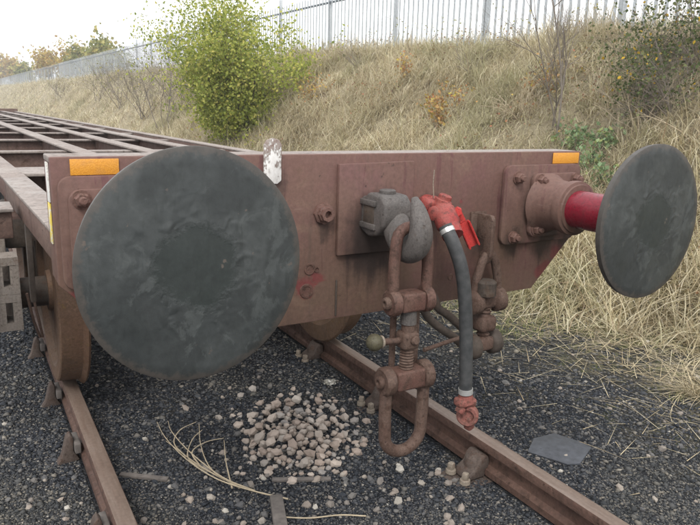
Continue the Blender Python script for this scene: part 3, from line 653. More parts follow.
# ------------------------------------------------------------------ screw couplings
def eye_bar(mb, top, bot, r, er, w_):
    """round bar from top to bot with a flat eye at the bottom turned across X"""
    mb.tube([top, top+(bot-top)*.5, bot+(top-bot).normalized()*er*.6], [r, r, r*1.05], 14)
    mb.cyl(bot+Vector((-w_/2, 0, 0)), bot+Vector((w_/2, 0, 0)), er, None, 22, .005)
def make_coupling(label):
    z1, z2, y = .835, .588, -.222
    e = empty('screw_coupling', (0, y, .34), label, 'coupling')
    hw = .060
    # shackle over the hook
    mb = MB(); zt = 1.052
    pts = [Vector((-hw, y, z1+.03)), Vector((-hw*1.02, y, .93)), Vector((-hw*.96, y, 1.0))] + [Vector((-hw*.9*math.cos(a), y+.008*math.sin(a), 1.02+.038*math.sin(a))) for a in np.linspace(.15, math.pi-.15, 9)] + [Vector((hw*.96, y, 1.0)), Vector((hw*1.02, y, .93)), Vector((hw, y, z1+.03))]
    mb.tube(pts, .0175, 14)
    for s in (-1, 1): mb.cyl((s*hw-.016, y, z1), (s*hw+.016, y, z1), .041, None, 24, .006)
    mb.build('shackle', M['rust_red'], e, 40)
    # upper trunnion
    t = MB().box((0, y, z1), (.084, .064, .058), .008, None, 3); t.build('trunnion', M['rust_red'], e)
    for s in (-1, 1): MB().lathe([(0, .020), (.012, .019), (.016, .014), (.016, .009), (.008, .008)], (s*(hw+.014), y, z1), (s, 0, 0), 16).build('pin_end', M['rust'], e)
    # screw with thread below, plain above
    prof = [(0, .021), (.10, .021)]
    zz = .10
    while zz < .20: prof += [(zz, .0175), (zz+.004, .0225), (zz+.008, .0175)]; zz += .009
    prof += [(.225, .021)]
    MB().lathe(prof, (0, y, z1-.02), (0, 0, -1), 20).build('screw', M['rust'], e, 50)
    MB().cyl((0, y, z1-.024), (0, y, z1-.072), .025, None, 20).build('collar', M['hook'], e)
    # boss and tommy bar with ball
    zb = .712
    MB().box((0, y, zb), (.058, .056, .056), .012, None, 3).build('boss', M['rust'], e)
    MB().lathe([(0, .015), (.008, .015), (.014, .010)], (.006, y-.027, zb+.005), (0, -1, 0), 12).build('rivet', M['rust'], e)
    tb = MB().tube([(-.02, y, zb), (-.06, y-.003, zb+.004), (-.112, y-.006, zb+.010)], [.0095, .0095, .0115], 12).build('tommy_bar', M['rust'], e)
    MB().lathe([(-.022, .008), (-.018, .017), (-.008, .025), (.003, .0265), (.014, .023), (.022, .015), (.026, .005)], (-.122, y-.006, zb+.011), (-1, 0, .1), 18).build('bar_ball', M['brass'], tb, 60)
    MB().cyl((-.096, y-.0055, zb+.009), (-.103, y-.0055, zb+.0095), .019, None, 16).build('ball_collar', M['pale_bolt'], tb)
    # side straps behind the screw
    MB().box((.046, y+.036, (z1+z2)/2), (.040, .014, .25), .004).build('side_strap', M['rust'], e)
    MB().box((-.030, y+.036, (z1+z2)/2-.02), (.020, .012, .20), .004).build('side_strap', M['rust'], e)
    # lower trunnion and free link
    MB().box((.004, y, z2), (.106, .066, .062), .008, None, 3).build('trunnion', M['rust_red'], e)
    hl = .071; lk = MB()
    pts = [Vector((-hl, y, z2-.03)), Vector((-hl, y, z2-.12)), Vector((-hl*.97, y, .43))] + [Vector((.008*0-hl*math.cos(a)*.97, y, .405-.066*math.sin(a))) for a in np.linspace(.12, math.pi-.12, 11)] + [Vector((hl*.97, y, .43)), Vector((hl, y, z2-.12)), Vector((hl, y, z2-.03))]
    lk.tube(pts, .0195, 14)
    for s in (-1, 1): lk.cyl((s*hl-.018, y, z2), (s*hl+.018, y, z2), .045, None, 24, .007)
    lk.build('link', M['rust'], e, 40)
    for s in (-1, 1): MB().lathe([(0, .021), (.010, .020), (.014, .014), (.014, .009), (.006, .008)], (s*(hl+.017), y, z2), (s, 0, 0), 16).build('pin_end', M['rust'], e)
    return e
c1_ = make_coupling('rusty screw coupling hanging from the grey draw hook with free link at its end')

def stowed():
    y = -.062
    e = empty('screw_coupling', (.46, y, .52), 'dark rusty screw coupling folded up on the bracket behind the black hose', 'coupling')
    X = .452; hw = .054; z1, z2 = .735, .575
    mb = MB(); pts = [Vector((X-hw, y, z1+.02)), Vector((X-hw*.9, y, .82)), Vector((X-.03, y, .878))] + [Vector((X-.02*math.cos(a), y, .885+.022*math.sin(a))) for a in np.linspace(.4, math.pi-.4, 6)] + [Vector((X+.03, y, .878)), Vector((X+hw*.9, y, .82)), Vector((X+hw, y, z1+.02))]
    mb.tube(pts, .016, 12)
    for s in (-1, 1): mb.lathe([(-.024, .032), (-.014, .045), (.014, .045), (.024, .032)], (X+s*hw, y, z1), (1, 0, 0), 20)
    mb.build('shackle', M['rust'], e, 50)
    MB().box((X, y, z1), (.075, .052, .05), .012, None, 3).build('trunnion', M['rust'], e)
    MB().lathe([(0, .032), (.004, .036), (.05, .036), (.058, .028)], (X-.02, y-.02, z1+.025), (0, 0, 1), 18).build('collar', M['dark_iron'], e)
    prof = [(0, .022)]; zz = .01
    while zz < z1-z2: prof += [(zz, .019), (zz+.006, .025), (zz+.012, .019)]; zz += .014
    MB().lathe(prof, (X, y, z1-.01), (0, 0, -1), 18).build('screw', M['rust'], e, 50)
    MB().box((X, y, .652), (.075, .07, .06), .018, None, 3).build('boss', M['rust'], e)
    MB().box((X-.005, y, z2), (.085, .055, .052), .014, None, 3).build('trunnion', M['rust'], e)
    lk = MB()
    for s in (-1, 1): lk.lathe([(-.024, .034), (-.014, .046), (.014, .046), (.024, .034)], (X+s*.056, y+.008*s, z2-.004), (1, 0, 0), 20)
    P = [on(1, y-.01, *uv) for uv in ((468, 352), (455, 338), (440, 328), (428, 317), (422, 304))]
    Q = [on(1, y+.03, *uv) for uv in ((480, 345), (462, 328), (448, 315), (438, 308), (433, 296))]
    lk.tube(spline(list(P)+[on(1, y+.01, 423, 293)]+list(Q)[::-1], 5), .0145, 12)
    lk.build('link', M['dark_iron'], e, 50)
    MB().tube([on(1, y-.015, 472, 334), on(1, y-.04, 450, 341), on(1, y-.06, 424, 350)], .0075, 10).build('tommy_bar', M['rust'], e)
    return e
stowed()

# ------------------------------------------------------------------ stones, gravel and litter
def pebble_arrays(P, size, flat=.62):
    """angular pebbles: an 8-sided lump of 8 vertices each, all corners jittered"""
    n = len(P); base = np.array([[1, 0, 0], [.25, .95, .1], [-.85, .55, 0], [-.8, -.55, .1], [.3, -.95, -.05], [.2, .1, .8], [-.15, -.1, .75], [0, 0, -.8]])
    V = base[None] * rng.uniform(.65, 1.25, (n, 8, 3)) * size[:, None, None]
    V[..., 2] *= flat
    a = rng.uniform(0, 6.283, n); ca, sa = np.cos(a)[:, None], np.sin(a)[:, None]; t = rng.normal(0, .3, n)[:, None]
    x, y, z = V[..., 0].copy(), V[..., 1].copy(), V[..., 2].copy(); x, z = x*np.cos(t)-z*np.sin(t), x*np.sin(t)+z*np.cos(t)
    V[..., 0] = x*ca-y*sa; V[..., 1] = x*sa+y*ca; V[..., 2] = z
    V += P[:, None, :]
    T = np.array([[0, 1, 5], [1, 2, 5], [2, 6, 5], [2, 3, 6], [3, 4, 6], [4, 0, 5], [4, 5, 6], [1, 0, 7], [2, 1, 7], [3, 2, 7], [4, 3, 7], [0, 4, 7]])
    F = (T[None] + (np.arange(n)*8)[:, None, None]).reshape(-1, 3)
    return V.reshape(-1, 3), F
n = 120000
U = rng.uniform(-40, 760, n*2); Vv = rng.uniform(270, 560, n*2)
D = np.stack([(U-350)/FPX, (262.5-Vv)/FPX, np.ones(n*2)], 1) @ AX; t = (GZ-CAM[2])/D[:, 2]; Pg = CAM+D*t[:, None]
ok = (t > 0) & (Pg[:, 1] < 14) & (Pg[:, 0] < foot(Pg[:, 1])+.25) & (Pg[:, 0] > -4) & (np.abs(np.abs(Pg[:, 0])-.7525) > .045)
ok &= ~((wob(Pg[:, 0], Pg[:, 1], 3.0)*.8+.55*(Pg[:, 0]-2.1)) > rng.uniform(-.35, .8, len(Pg)))
Pg = Pg[ok][:n]; dist = np.linalg.norm(Pg-CAM, axis=1)
size = (.0032+.0042*rng.random(len(Pg))**2.2 + .010*(rng.random(len(Pg)) > .965)*rng.random(len(Pg))) * np.clip(dist/2.6, 1, 3)
Pg[:, 2] = gz(Pg[:, 0], Pg[:, 1]) + size*.15
V, F = pebble_arrays(Pg, size)
g = np_mesh('gravel', V, [], F, M['gravel']); g['kind'] = 'stuff'; tag(g, 'fine dark ash and loose gravel covering the ground around the rails', 'gravel')

def stone_data(k):
    bm = bmesh.new(); bmesh.ops.create_icosphere(bm, subdivisions=1, radius=1)
    r = np.random.default_rng(100+k)
    for v in bm.verts: v.co = v.co*float(r.uniform(.78, 1.15))
    for _ in range(4):
        nrm = Vector(r.normal(0, 1, 3)).normalized(); d = float(r.uniform(.55, .8))
        for v in bm.verts:
            e = v.co.dot(nrm)-d
            if e > 0: v.co -= nrm*e
    me = bpy.data.meshes.new('stone'); bm.to_mesh(me); bm.free(); me.materials.append(M['stone']); return me
SD = [stone_data(k) for k in range(9)]
SG = []
for m_ in SD:
    q = m_.copy(); q.materials.clear(); q.materials.append(M['gstone']); SG.append(q)
def put_stone(me, p, s, parent, name='stone', sq=None):
    o = bpy.data.objects.new(name, me); col.objects.link(o); o.rotation_euler = [random.uniform(-.5, .5), random.uniform(-.5, .5), random.uniform(0, 6.28)]
    o.scale = (s*random.uniform(.9, 1.35), s*random.uniform(.8, 1.05), s*random.uniform(.6, .85)); o.location = p
    o.parent = parent; o.matrix_parent_inverse = Matrix.Translation(-parent.location); return o
hc = on(2, GZ, 300, 432)
heap = empty('ballast_heap', (hc[0], hc[1], GZ), 'small heap of pink and buff ballast stones between the rails', 'stone heap')
placed = []
def heap_h(x, y):
    a = np.array([x, y])-hc[:2]; e = ray(300, 432)[:2]; e = e/np.linalg.norm(e); f_ = np.array([e[1], -e[0]])
    q = (a@f_/.30)**2 + (a@e/.44)**2
    return max(0, 1-q)
tries = 0
while len(placed) < 300 and tries < 9000:
    tries += 1
    u, v = random.gauss(298, 42), random.gauss(433, 25)
    if not (215 < u < 372 and 388 < v < 482): continue
    p = on(2, GZ, u, v); s = random.choice((.012, .015, .018, .021, .025, .030))*random.uniform(.9, 1.1); h = heap_h(p[0], p[1]); lay = 0
    if h <= .02 and random.random() > .22: continue
    near_ = [q for q in placed if math.hypot(q[0]-p[0], q[1]-p[1]) < (q[3]+s)*.70]
    z = gz(p[0], p[1]) + s*.25
    if near_:
        if h < .35 or random.random() > .5: continue
        z = max(q[2]+q[3]*.72 for q in near_)
        if z > GZ+.036: continue
    placed.append((p[0], p[1], z, s)); put_stone(SD[len(placed) % 9], (p[0], p[1], z), s, heap)
# loose stones lying on the ash, pieces of the ground
spots = [(662, 451, .026), (520, 409, .020), (440, 411, .016), (640, 340, .012), (230, 390, .018), (264, 478, .016), (60, 352, .016), (52, 362, .012), (284, 441, .014), (395, 492, .020), (383, 502, .018), (400, 508, .016), (352, 497, .026), (330, 505, .022), (145, 440, .018), (270, 388, .022), (215, 365, .016), (262, 372, .018), (455, 318, .02), (610, 410, .014), (540, 300, .012), (500, 372, .02), (575, 372, .018), (30, 440, .014), (28, 505, .014), (240, 467, .012), (370, 480, .02), (560, 390, .016), (620, 490, .018), (655, 500, .016), (680, 415, .016), (470, 350, .014), (182, 405, .02), (205, 470, .026), (190, 500, .024), (240, 505, .022), (150, 475, .02), (320, 470, .02), (345, 480, .022), (450, 500, .02), (505, 470, .016), (45, 480, .012), (20, 470, .012), (10, 395, .012)]
for k in range(200):
    u = random.uniform(-20, 720); v = 300+240*random.random()**.8; spots.append((u, v, random.uniform(.008, .017)*(1.5 if random.random() > .9 else 1)))
for k in range(70): spots.append((random.uniform(180, 470), random.uniform(430, 528), random.uniform(.010, .024)))
for k, (u, v, s) in enumerate(spots):
    p = on(2, GZ, u, v)
    if p[0] > foot(p[1]) or abs(abs(p[0])-.7525) < .075: continue
    o = put_stone(SG[k % 9], (p[0], p[1], gz(p[0], p[1])+s*.3), s, ground)
# slate, foil, wood scraps
p = on(2, GZ, 557, 450)
sl = MB().prism([(-.15, -.03), (.0, -.14), (.06, -.135), (.165, .0), (.12, .06), (.03, .135), (-.085, .09)], 'Z', 0, .009, .002).build('slate', M['slate'])
sl.location = (p[0], p[1], gz(p[0], p[1])+.002); sl.rotation_euler = (.03, -.03, -.5); tag(sl, 'flat dark slate lying in the ash beside the right rail', 'slate')
bm = bmesh.new(); bmesh.ops.create_icosphere(bm, subdivisions=3, radius=.03)
for v_ in bm.verts: v_.co *= 1+.5*random.uniform(-1, 1)*.6; v_.co.z *= .45; v_.co.x *= 1.15
f_ = MB().bm(bm).build('crumpled_foil', M['foil'], None, 0); p = on(2, GZ, 330, 385); f_.location = (p[0], p[1], gz(p[0], p[1])+.012); tag(f_, 'crumpled shiny foil scrap lying above the stone heap', 'foil')
for (u0, v0, u1, v1, r_, lab) in ((272, 480, 331, 479, .010, 'flat grey wooden splinter lying below the stone heap'), (276, 498, 281, 530, .022, 'dark short wooden stake lying below the dead weed'), (120, 475, 168, 480, .011, 'dark stick lying beside the left rail')):
    a = on(2, GZ, u0, v0); b = on(2, GZ, u1, v1); d = Vector(b-a); c = Vector((a+b)/2); c.z = gz(c.x, c.y)+r_*.6
    o = MB().box((0, 0, 0), (d.length, r_*2.4, r_*1.2), r_*.3).build('wood_scrap', M['wood']); o.location = c; o.rotation_euler.z = math.atan2(d.y, d.x); tag(o, lab, 'wood')
# dead weed: a bundle of pale stalks fanning out
def g3(u, v, h=0): return Vector(on(2, GZ+h, u, v))
wd = MB()
root = g3(288, 499, .012)
for (pts) in ([(288, 499), (250, 490), (215, 478), (185, 458), (165, 437), (157, 422)], [(255, 491), (222, 477), (190, 452), (172, 432), (168, 421)], [(240, 488), (212, 470), (201, 446), (199, 424)], [(232, 488), (226, 462), (224, 440)], [(225, 480), (200, 466), (178, 450), (166, 441)], [(205, 470), (188, 458), (192, 440), (202, 430)], [(186, 457), (174, 443), (180, 430), (196, 422)], [(200, 466), (192, 452), (206, 442), (224, 438)]):
    P = [g3(u, v, .012+.05*min(1, k*.3)*random.uniform(.3, 1)) for k, (u, v) in enumerate(pts)]
    L = spline(P, 5); wd.tube(L, list(np.linspace(.0036, .0013, len(L))), 6)
o = wd.build('dead_weed', M['twig_pale']); tag(o, 'pale dead weed stalk with fanned twigs lying before the stone heap', 'dead weed')
wd = MB(); L = spline([g3(282, 517, .008), g3(310, 518, .012), g3(340, 515, .01), g3(366, 516, .008)], 5); wd.tube(L, .0028, 6)
o = wd.build('twig', M['twig_pale']); tag(o, 'thin pale twig lying on ash below the splinter', 'twig')

# ------------------------------------------------------------------ grass
def blades(P, az, L, lean, wid, droop, segs=3):
    """arching tapered blades from roots P"""
    n = len(P); lv = np.linspace(0, 1, segs+1); dirx, diry = np.cos(az), np.sin(az); px, py = -diry, dirx
    pos = P.copy(); rows = []
    for k, tt in enumerate(lv):
        th = lean + droop*tt*1.0
        if k: stepv = L/segs; pos = pos + np.stack([dirx*np.sin(th)*stepv, diry*np.sin(th)*stepv, np.cos(th)*stepv], 1)
        wv = wid*(1-tt)**.7
        if k < segs: rows.append(pos + np.stack([px*wv, py*wv, 0*wv], 1)); rows.append(pos - np.stack([px*wv, py*wv, 0*wv], 1))
        else: rows.append(pos)
    V = np.stack(rows, 1); nv = V.shape[1]; b = np.arange(n)*nv
    Q = np.concatenate([np.stack([b+2*k, b+2*k+1, b+2*k+3, b+2*k+2], 1) for k in range(segs-1)]) if segs > 1 else np.zeros((0, 4), int)
    T = np.stack([b+2*(segs-1), b+2*(segs-1)+1, b+2*segs], 1)
    return V.reshape(-1, 3), Q, T
def tussocks(nt_, per, x0, x1, y0, y1, Lr, spread, wid, segs=3, edge=.0):
    cx = rng.uniform(x0, x1, nt_); cy = rng.uniform(y0, y1, nt_); keep = (cx > foot(cy)+edge+rng.normal(0, .10, nt_)) & (wob(cx, cy, 3.1) > rng.normal(-1.9, .2, nt_)); cx, cy = cx[keep], cy[keep]; k = len(cx); tall = np.clip(1+.75*wob(cx+7, cy, 2.0), .45, 1.7); flat = np.clip(wob(cx, cy+11, 1.7)*.9, 0, .8)
    caz = rng.normal(math.pi, 1.5, k); clean = rng.uniform(.05, .9, k)+flat; cl = rng.uniform(Lr[0], Lr[1], k)*tall
    i = np.repeat(np.arange(k), per); m = len(i)
    X = cx[i]+rng.normal(0, spread, m); Y = cy[i]+rng.normal(0, spread, m)
    P = np.stack([X, Y, np.maximum(bankz(X, Y), GZ)-.02], 1)
    az = caz[i]+rng.normal(0, 1.2, m); L = cl[i]*rng.uniform(.45, 1.2, m); lean = np.abs(clean[i]+rng.normal(0, .25, m)); dr = rng.uniform(.3, 2.6, m)
    return blades(P, az, L, lean, wid*rng.uniform(.6, 1.4, m), dr, segs)
def merge(parts):
    Vs, Qs, Ts = [], [], []; o = 0
    for V, Q, T in parts: Vs.append(V); Qs.append(Q+o); Ts.append(T+o); o += len(V)
    return np.concatenate(Vs), np.concatenate(Qs), np.concatenate(Ts)
V, Q, T = merge([tussocks(4300, 34, 2.6, 7.6, -3.0, 9, (.22, .52), .08, .0048),
                 tussocks(900, 26, 2.5, 3.6, -3.0, 9, (.2, .56), .08, .0040, 4, -.18),
                 tussocks(520, 12, 2.9, 7.2, -3.0, 12, (.55, .95), .10, .0042, 5),
                 tussocks(2800, 26, 2.7, 7.6, 9, 20, (.25, .6), .10, .0068),
                 tussocks(2200, 22, 2.7, 8.0, 20, 45, (.28, .6), .14, .012, 2),
                 tussocks(2400, 18, 2.7, 9.0, 45, 130, (.35, .7), .25, .022, 2),
                 tussocks(1500, 14, 2.7, 9.0, 130, 290, (.5, .9), .5, .05, 2)])
o = np_mesh('bank_grass', V, Q, T, M['grass']); o['kind'] = 'stuff'; tag(o, 'long tangled dry straw coloured grass covering the bank', 'grass')
# sparse green shoots and flat straw where the ash meets the bank
n = 4600; X = rng.uniform(1.0, 3.1, n); Y = rng.uniform(.2, 6, n); k = (wob(X, Y, 2.2)+.25*(X-2) > .25) & (X < foot(Y)+.1); X, Y = X[k], Y[k]
i = np.repeat(np.arange(len(X)), 7); m = len(i); P = np.stack([X[i]+rng.normal(0, .02, m), Y[i]+rng.normal(0, .02, m), np.full(m, GZ-.002)], 1)
V, Q, T = blades(P, rng.uniform(0, 6.28, m), rng.uniform(.02, .075, m), rng.uniform(.2, 1.1, m), np.full(m, .0018), rng.uniform(.1, .8, m), 2)
o = np_mesh('green_shoots', V, Q, T, M['green_grass']); o['kind'] = 'stuff'; tag(o, 'short green grass shoots sprouting in the ash near the bank', 'grass')
n = 7500; Y = rng.uniform(-.4, 8, n); X = foot(Y)-np.abs(rng.normal(0, .65, n))+.15
ok = np.abs(X-.7525) > .1; X, Y = X[ok], Y[ok]; n = len(X)
P = np.stack([X, Y, np.full(n, GZ+.006)], 1); V, Q, T = blades(P, rng.uniform(0, 6.28, n), rng.uniform(.06, .34, n), rng.uniform(1.35, 1.52, n), rng.uniform(.001, .0022, n), rng.uniform(-.05, .12, n), 3)
o = np_mesh('fallen_straw', V, Q, T, M['straw']); o['kind'] = 'stuff'; tag(o, 'loose dead straw strewn over the ash at the foot of the bank', 'straw')
# a separate dry tuft at the edge of the ash
p = on(2, GZ, 694, 398); m = 150
P = np.stack([p[0]+rng.normal(.05, .05, m), p[1]+rng.normal(0, .05, m), np.full(m, GZ-.005)], 1)
V, Q, T = blades(P, rng.normal(2.6, 1.0, m), rng.uniform(.14, .42, m), rng.uniform(.2, 1.1, m), rng.uniform(.0012, .0024, m), rng.uniform(.3, 1.4, m), 4)
o = np_mesh('grass_tuft', V, Q, T, M['straw']); tag(o, 'pale wiry grass tuft growing out of the ash before the bank', 'grass tuft')

# ------------------------------------------------------------------ shrubs and trees
def prisms(S, seg=4):
    """tapered segments [(p0, p1, r0, r1)] as many-sided sticks"""
    A = np.array([s[0] for s in S]); Bv = np.array([s[1] for s in S]); r0 = np.array([s[2] for s in S]); r1 = np.array([s[3] for s in S])
    d = Bv-A; d = d/np.linalg.norm(d, axis=1, keepdims=True); ref = np.where(np.abs(d[:, 2:3]) > .9, [[1., 0, 0]], [[0, 0, 1.]])
    x = np.cross(d, ref); x /= np.linalg.norm(x, axis=1, keepdims=True); y = np.cross(d, x); rows = []
    for P, r in ((A, r0), (Bv, r1)):
        for k in range(seg):
            a = 2*math.pi*k/seg; rows.append(P + (x*math.cos(a)+y*math.sin(a))*r[:, None])
    V = np.stack(rows, 1).reshape(-1, 3); b = np.arange(len(S))*2*seg
    Q = np.concatenate([np.stack([b+k, b+(k+1) % seg, b+seg+(k+1) % seg, b+seg+k], 1) for k in range(seg)])
    return V, Q
def grow(r, p, d, L, rad, lev, S, tips, spread=.55, kids=(3, 5), gravity=0., up=.15, segs=4):
    """one stem and, from it, its branches"""
    pts = [np.array(p, float)]; d = np.array(d, float)
    for k in range(segs):
        d = d + r.normal(0, .13, 3) + np.array([0, 0, up*.3-gravity]); d /= np.linalg.norm(d)
        q = pts[-1]+d*L/segs; S.append((pts[-1], q, rad*(1-.7*k/segs), rad*(1-.7*(k+1)/segs))); pts.append(q)
    if lev == 0: tips += pts[1:]; return
    for _ in range(r.integers(kids[0], kids[1]+1)):
        t = r.uniform(.25, 1); k = min(segs-1, int(t*segs)); q = pts[k]+(pts[k+1]-pts[k])*(t*segs-k)
        dd = d + r.normal(0, spread, 3) + np.array([0, 0, up]); dd /= np.linalg.norm(dd)
        grow(r, q, dd, L*r.uniform(.42, .68), rad*.48*(1-.4*t), lev-1, S, tips, spread, kids, gravity, up, segs)
def leaves(r, pts, n, size, jitter):
    c = pts[r.integers(0, len(pts), n)] + r.normal(0, jitter, (n, 3)); s = size*r.uniform(.6, 1.3, n)
    a = r.normal(0, 1, (n, 3)); a /= np.linalg.norm(a, axis=1, keepdims=True); b = np.cross(a, r.normal(0, 1, (n, 3))); b /= np.linalg.norm(b, axis=1, keepdims=True); nn = np.cross(a, b)
    V = np.stack([c-a*s[:, None]*.5, c+b*s[:, None]*.36+nn*s[:, None]*.08, c+a*s[:, None]*.55, c-b*s[:, None]*.36+nn*s[:, None]*.08], 1).reshape(-1, 3)
    i = np.arange(n)*4; return V, np.stack([i, i+1, i+2, i+3], 1)
def plant(name, seed, base, label, cat, height, stems, lev, leafmat=None, nleaf=0, lsize=.06, jit=.06, twig='twig', rad=.02, spread=.55, lean=.25, kids=(3, 5), up=.15, group=None, gravity=0., trunk='trunk', box=None, leafz=0, fill=None):
    r = np.random.default_rng(seed); S = []; tips = []
    for k in range(stems):
        d = np.array([r.normal(0, lean), r.normal(0, lean), 1.0]); d /= np.linalg.norm(d)
        grow(r, np.array(base)+np.array([r.normal(0, .10)*stems**.3, r.normal(0, .10)*stems**.3, 0])*(.05 if height <= .85 else min(1, height)) - np.array([0, 0, .05]), d, height*r.uniform(.65, 1.0), rad*r.uniform(.7, 1.1), lev, S, tips, spread, kids, gravity, up)
    e = empty(name, tuple(map(float, base)), label, cat, group)
    V, Q = prisms(S); o = np_mesh(trunk, V, Q, [], M[twig], None, True); attach(o, e)
    if nleaf:
        tp = np.array(tips); tp = tp[tp[:, 2] > base[2]+leafz]
        if fill:
            q = r.normal(0, 1, (fill[0], 3)); q = q/np.linalg.norm(q, axis=1, keepdims=True)*r.uniform(.3, 1, (fill[0], 1))**.5
            tp = np.concatenate([tp, np.array(base)+np.array([0, 0, fill[2]])+q*np.array([fill[1], fill[1], fill[2]*.95])])
        V, Q = leaves(r, tp, nleaf, lsize, jit); o = np_mesh('crown', V, Q, [], M[leafmat]); attach(o, e)
    return e
def bank_pt(u, v):
    p = on_bank(u, v); return np.array([p[0], p[1], float(bankz(p[0], p[1]))])
# green bush in leaf: a clump of several leafy saplings rising from one stool
b = bank_pt(238, 139)
plant('leafy_tree', 11, b, 'bright yellow-green leafy young tree with many stems on the bank', 'tree', 2.25, 20, 2, 'leaf', 30000, .066, .12, 'bark', .018, .62, .25, (5, 7), .05, trunk='trunk', leafz=.05, fill=(1500, .82, .62))
# bare sapling against the palings
b = bank_pt(558, 128)
plant('bare_sapling', 5, b, 'leafless forked sapling on the bank with its twigs against the palings', 'tree', 1.6, 3, 3, None, 0, rad=.019, twig='twig', spread=.5, lean=.17, kids=(5, 8), up=.16)
# bare scrub left of the green tree
for k, (u, v, h, st) in enumerate(((170, 126, 2.2, 10), (147, 118, 2.0, 10), (186, 108, 2.6, 9), (122, 108, 2.0, 9), (100, 100, 1.9, 9), (60, 100, 1.6, 8))):
    b = bank_pt(u, v)
    plant('bare_shrub', 30+k, b, ['grey bare shrub right beside the leafy tree', 'grey bare shrub a little beyond the leafy tree', 'tall grey bare shrub behind the leafy tree', 'pale bare shrub half way along the far bank', 'thin bare shrub on the far bank below the fence', 'low bare shrub farthest along the bank'][k], 'shrub', h, st, 2, 'leaf_olive', 200, .06, .1, 'twig', .014, .6, .45, (6, 8), .10, 'bare shrubs on the bank')
# bramble thicket with yellow leaves
for k, (u, v, h, nl, lab) in enumerate(((672, 112, .85, 1900, 'dark bramble with yellow leaves, the densest, behind the right buffer'), (640, 82, .75, 700, 'straggling bramble stems with few yellow leaves below the palings'), (705, 70, 1.0, 1900, 'dark green bramble at the top of the bank by the palings'), (650, 120, .6, 300, 'thin bramble spray just above the right buffer'))):
    plant('bramble_bush', 50+k, bank_pt(u, v), lab, 'bush', h, 14, 2, 'leaf_bramble', nl, .036, .05, 'twig', .008, .75, .6, (5, 8), .0, 'brambles on the bank', .05, trunk='stems')
for k, (u, v, h, lab) in enumerate(((610, 105, .75, 'pale dry canes arching beside the bare sapling'), (640, 130, .7, 'pale dry canes just above the right buffer'), (692, 138, .8, 'pale dry canes rising behind the right buffer head'), (520, 118, .6, 'pale dry canes left of the bare sapling'), (470, 75, .6, 'dry canes high on the bank above the brake hose'), (360, 70, .7, 'grey dry canes on the bank right of the leafy tree'))):
    plant('dry_canes', 140+k, bank_pt(u, v), lab, 'canes', h, 9, 1, None, 0, twig='twig_pale' if k < 4 else 'twig', rad=.007, spread=.7, lean=.5, kids=(4, 7), up=-.05, gravity=.06, trunk='stems')
# low leafy weeds at the foot of the bank and in the grass
for k, (u, v, h, nl, mt, lab) in enumerate(((588, 172, .26, 240, 'leaf_weed', 'low green leafy weed beyond the headstock reflector'), (574, 150, .30, 200, 'leaf_weed', 'low green leafy weed on the bank beyond the headstock corner'), (602, 186, .24, 170, 'leaf_weed', 'low green weed beside the right buffer head at the bank foot'), (606, 148, .25, 160, 'leaf_weed', 'small green weed just left of the right buffer top'), (435, 130, .40, 300, 'leaf_dead', 'low plant with yellow and reddish leaves above the red hose cock'), (455, 112, .4, 160, 'leaf_dead', 'small reddish plant in grass above the brake hose'), (538, 96, .4, 150, 'leaf_dead', 'reddish leaved plant at the foot of the bare sapling'), (315, 100, .45, 200, 'leaf_dead', 'brown leaved plant beside the leafy tree'), (410, 82, .4, 160, 'leaf_dead', 'brown leaved plant high on the bank below the second post'))):
    plant('weed', 70+k, bank_pt(u, v), lab, 'plant', h, 7, 1, mt, nl, .05, .05, 'twig', .004, .6, .5, (3, 5), .1, None, trunk='stems')
# weeds along the fence foot
for k in range(16):
    y = 3.6+k*.75+random.uniform(-.3, .3); x = 6.42+random.uniform(-.2, .1)
    plant('fence_weed', 90+k, np.array([x, y, float(bankz(x, y))]), 'thin dark seed-headed weed growing along the foot of the palings', 'weed', .55, 3, 1, 'leaf_olive', 22, .035, .03, 'twig', .004, .4, .2, (2, 4), .2, 'weeds along the palings', trunk='stems')

lr = np.random.default_rng(321); n = 26000; X = lr.uniform(3.0, 6.9, n); Y = lr.uniform(-2, 16, n)
k = (wob(X*1.3, Y*1.3+5, 2.4) > lr.uniform(.0, .9, n)) & (X > foot(Y)+.2); X, Y = X[k], Y[k]
V, Q = leaves(lr, np.stack([X, Y, bankz(X, Y)+lr.uniform(.05, .32, len(X))], 1), len(X), .034, .02)
o = np_mesh('leaf_litter', V, Q, [], M['litter']); o['kind'] = 'stuff'; tag(o, 'brown, red and olive dead leaves caught in the grass on the bank', 'leaves')
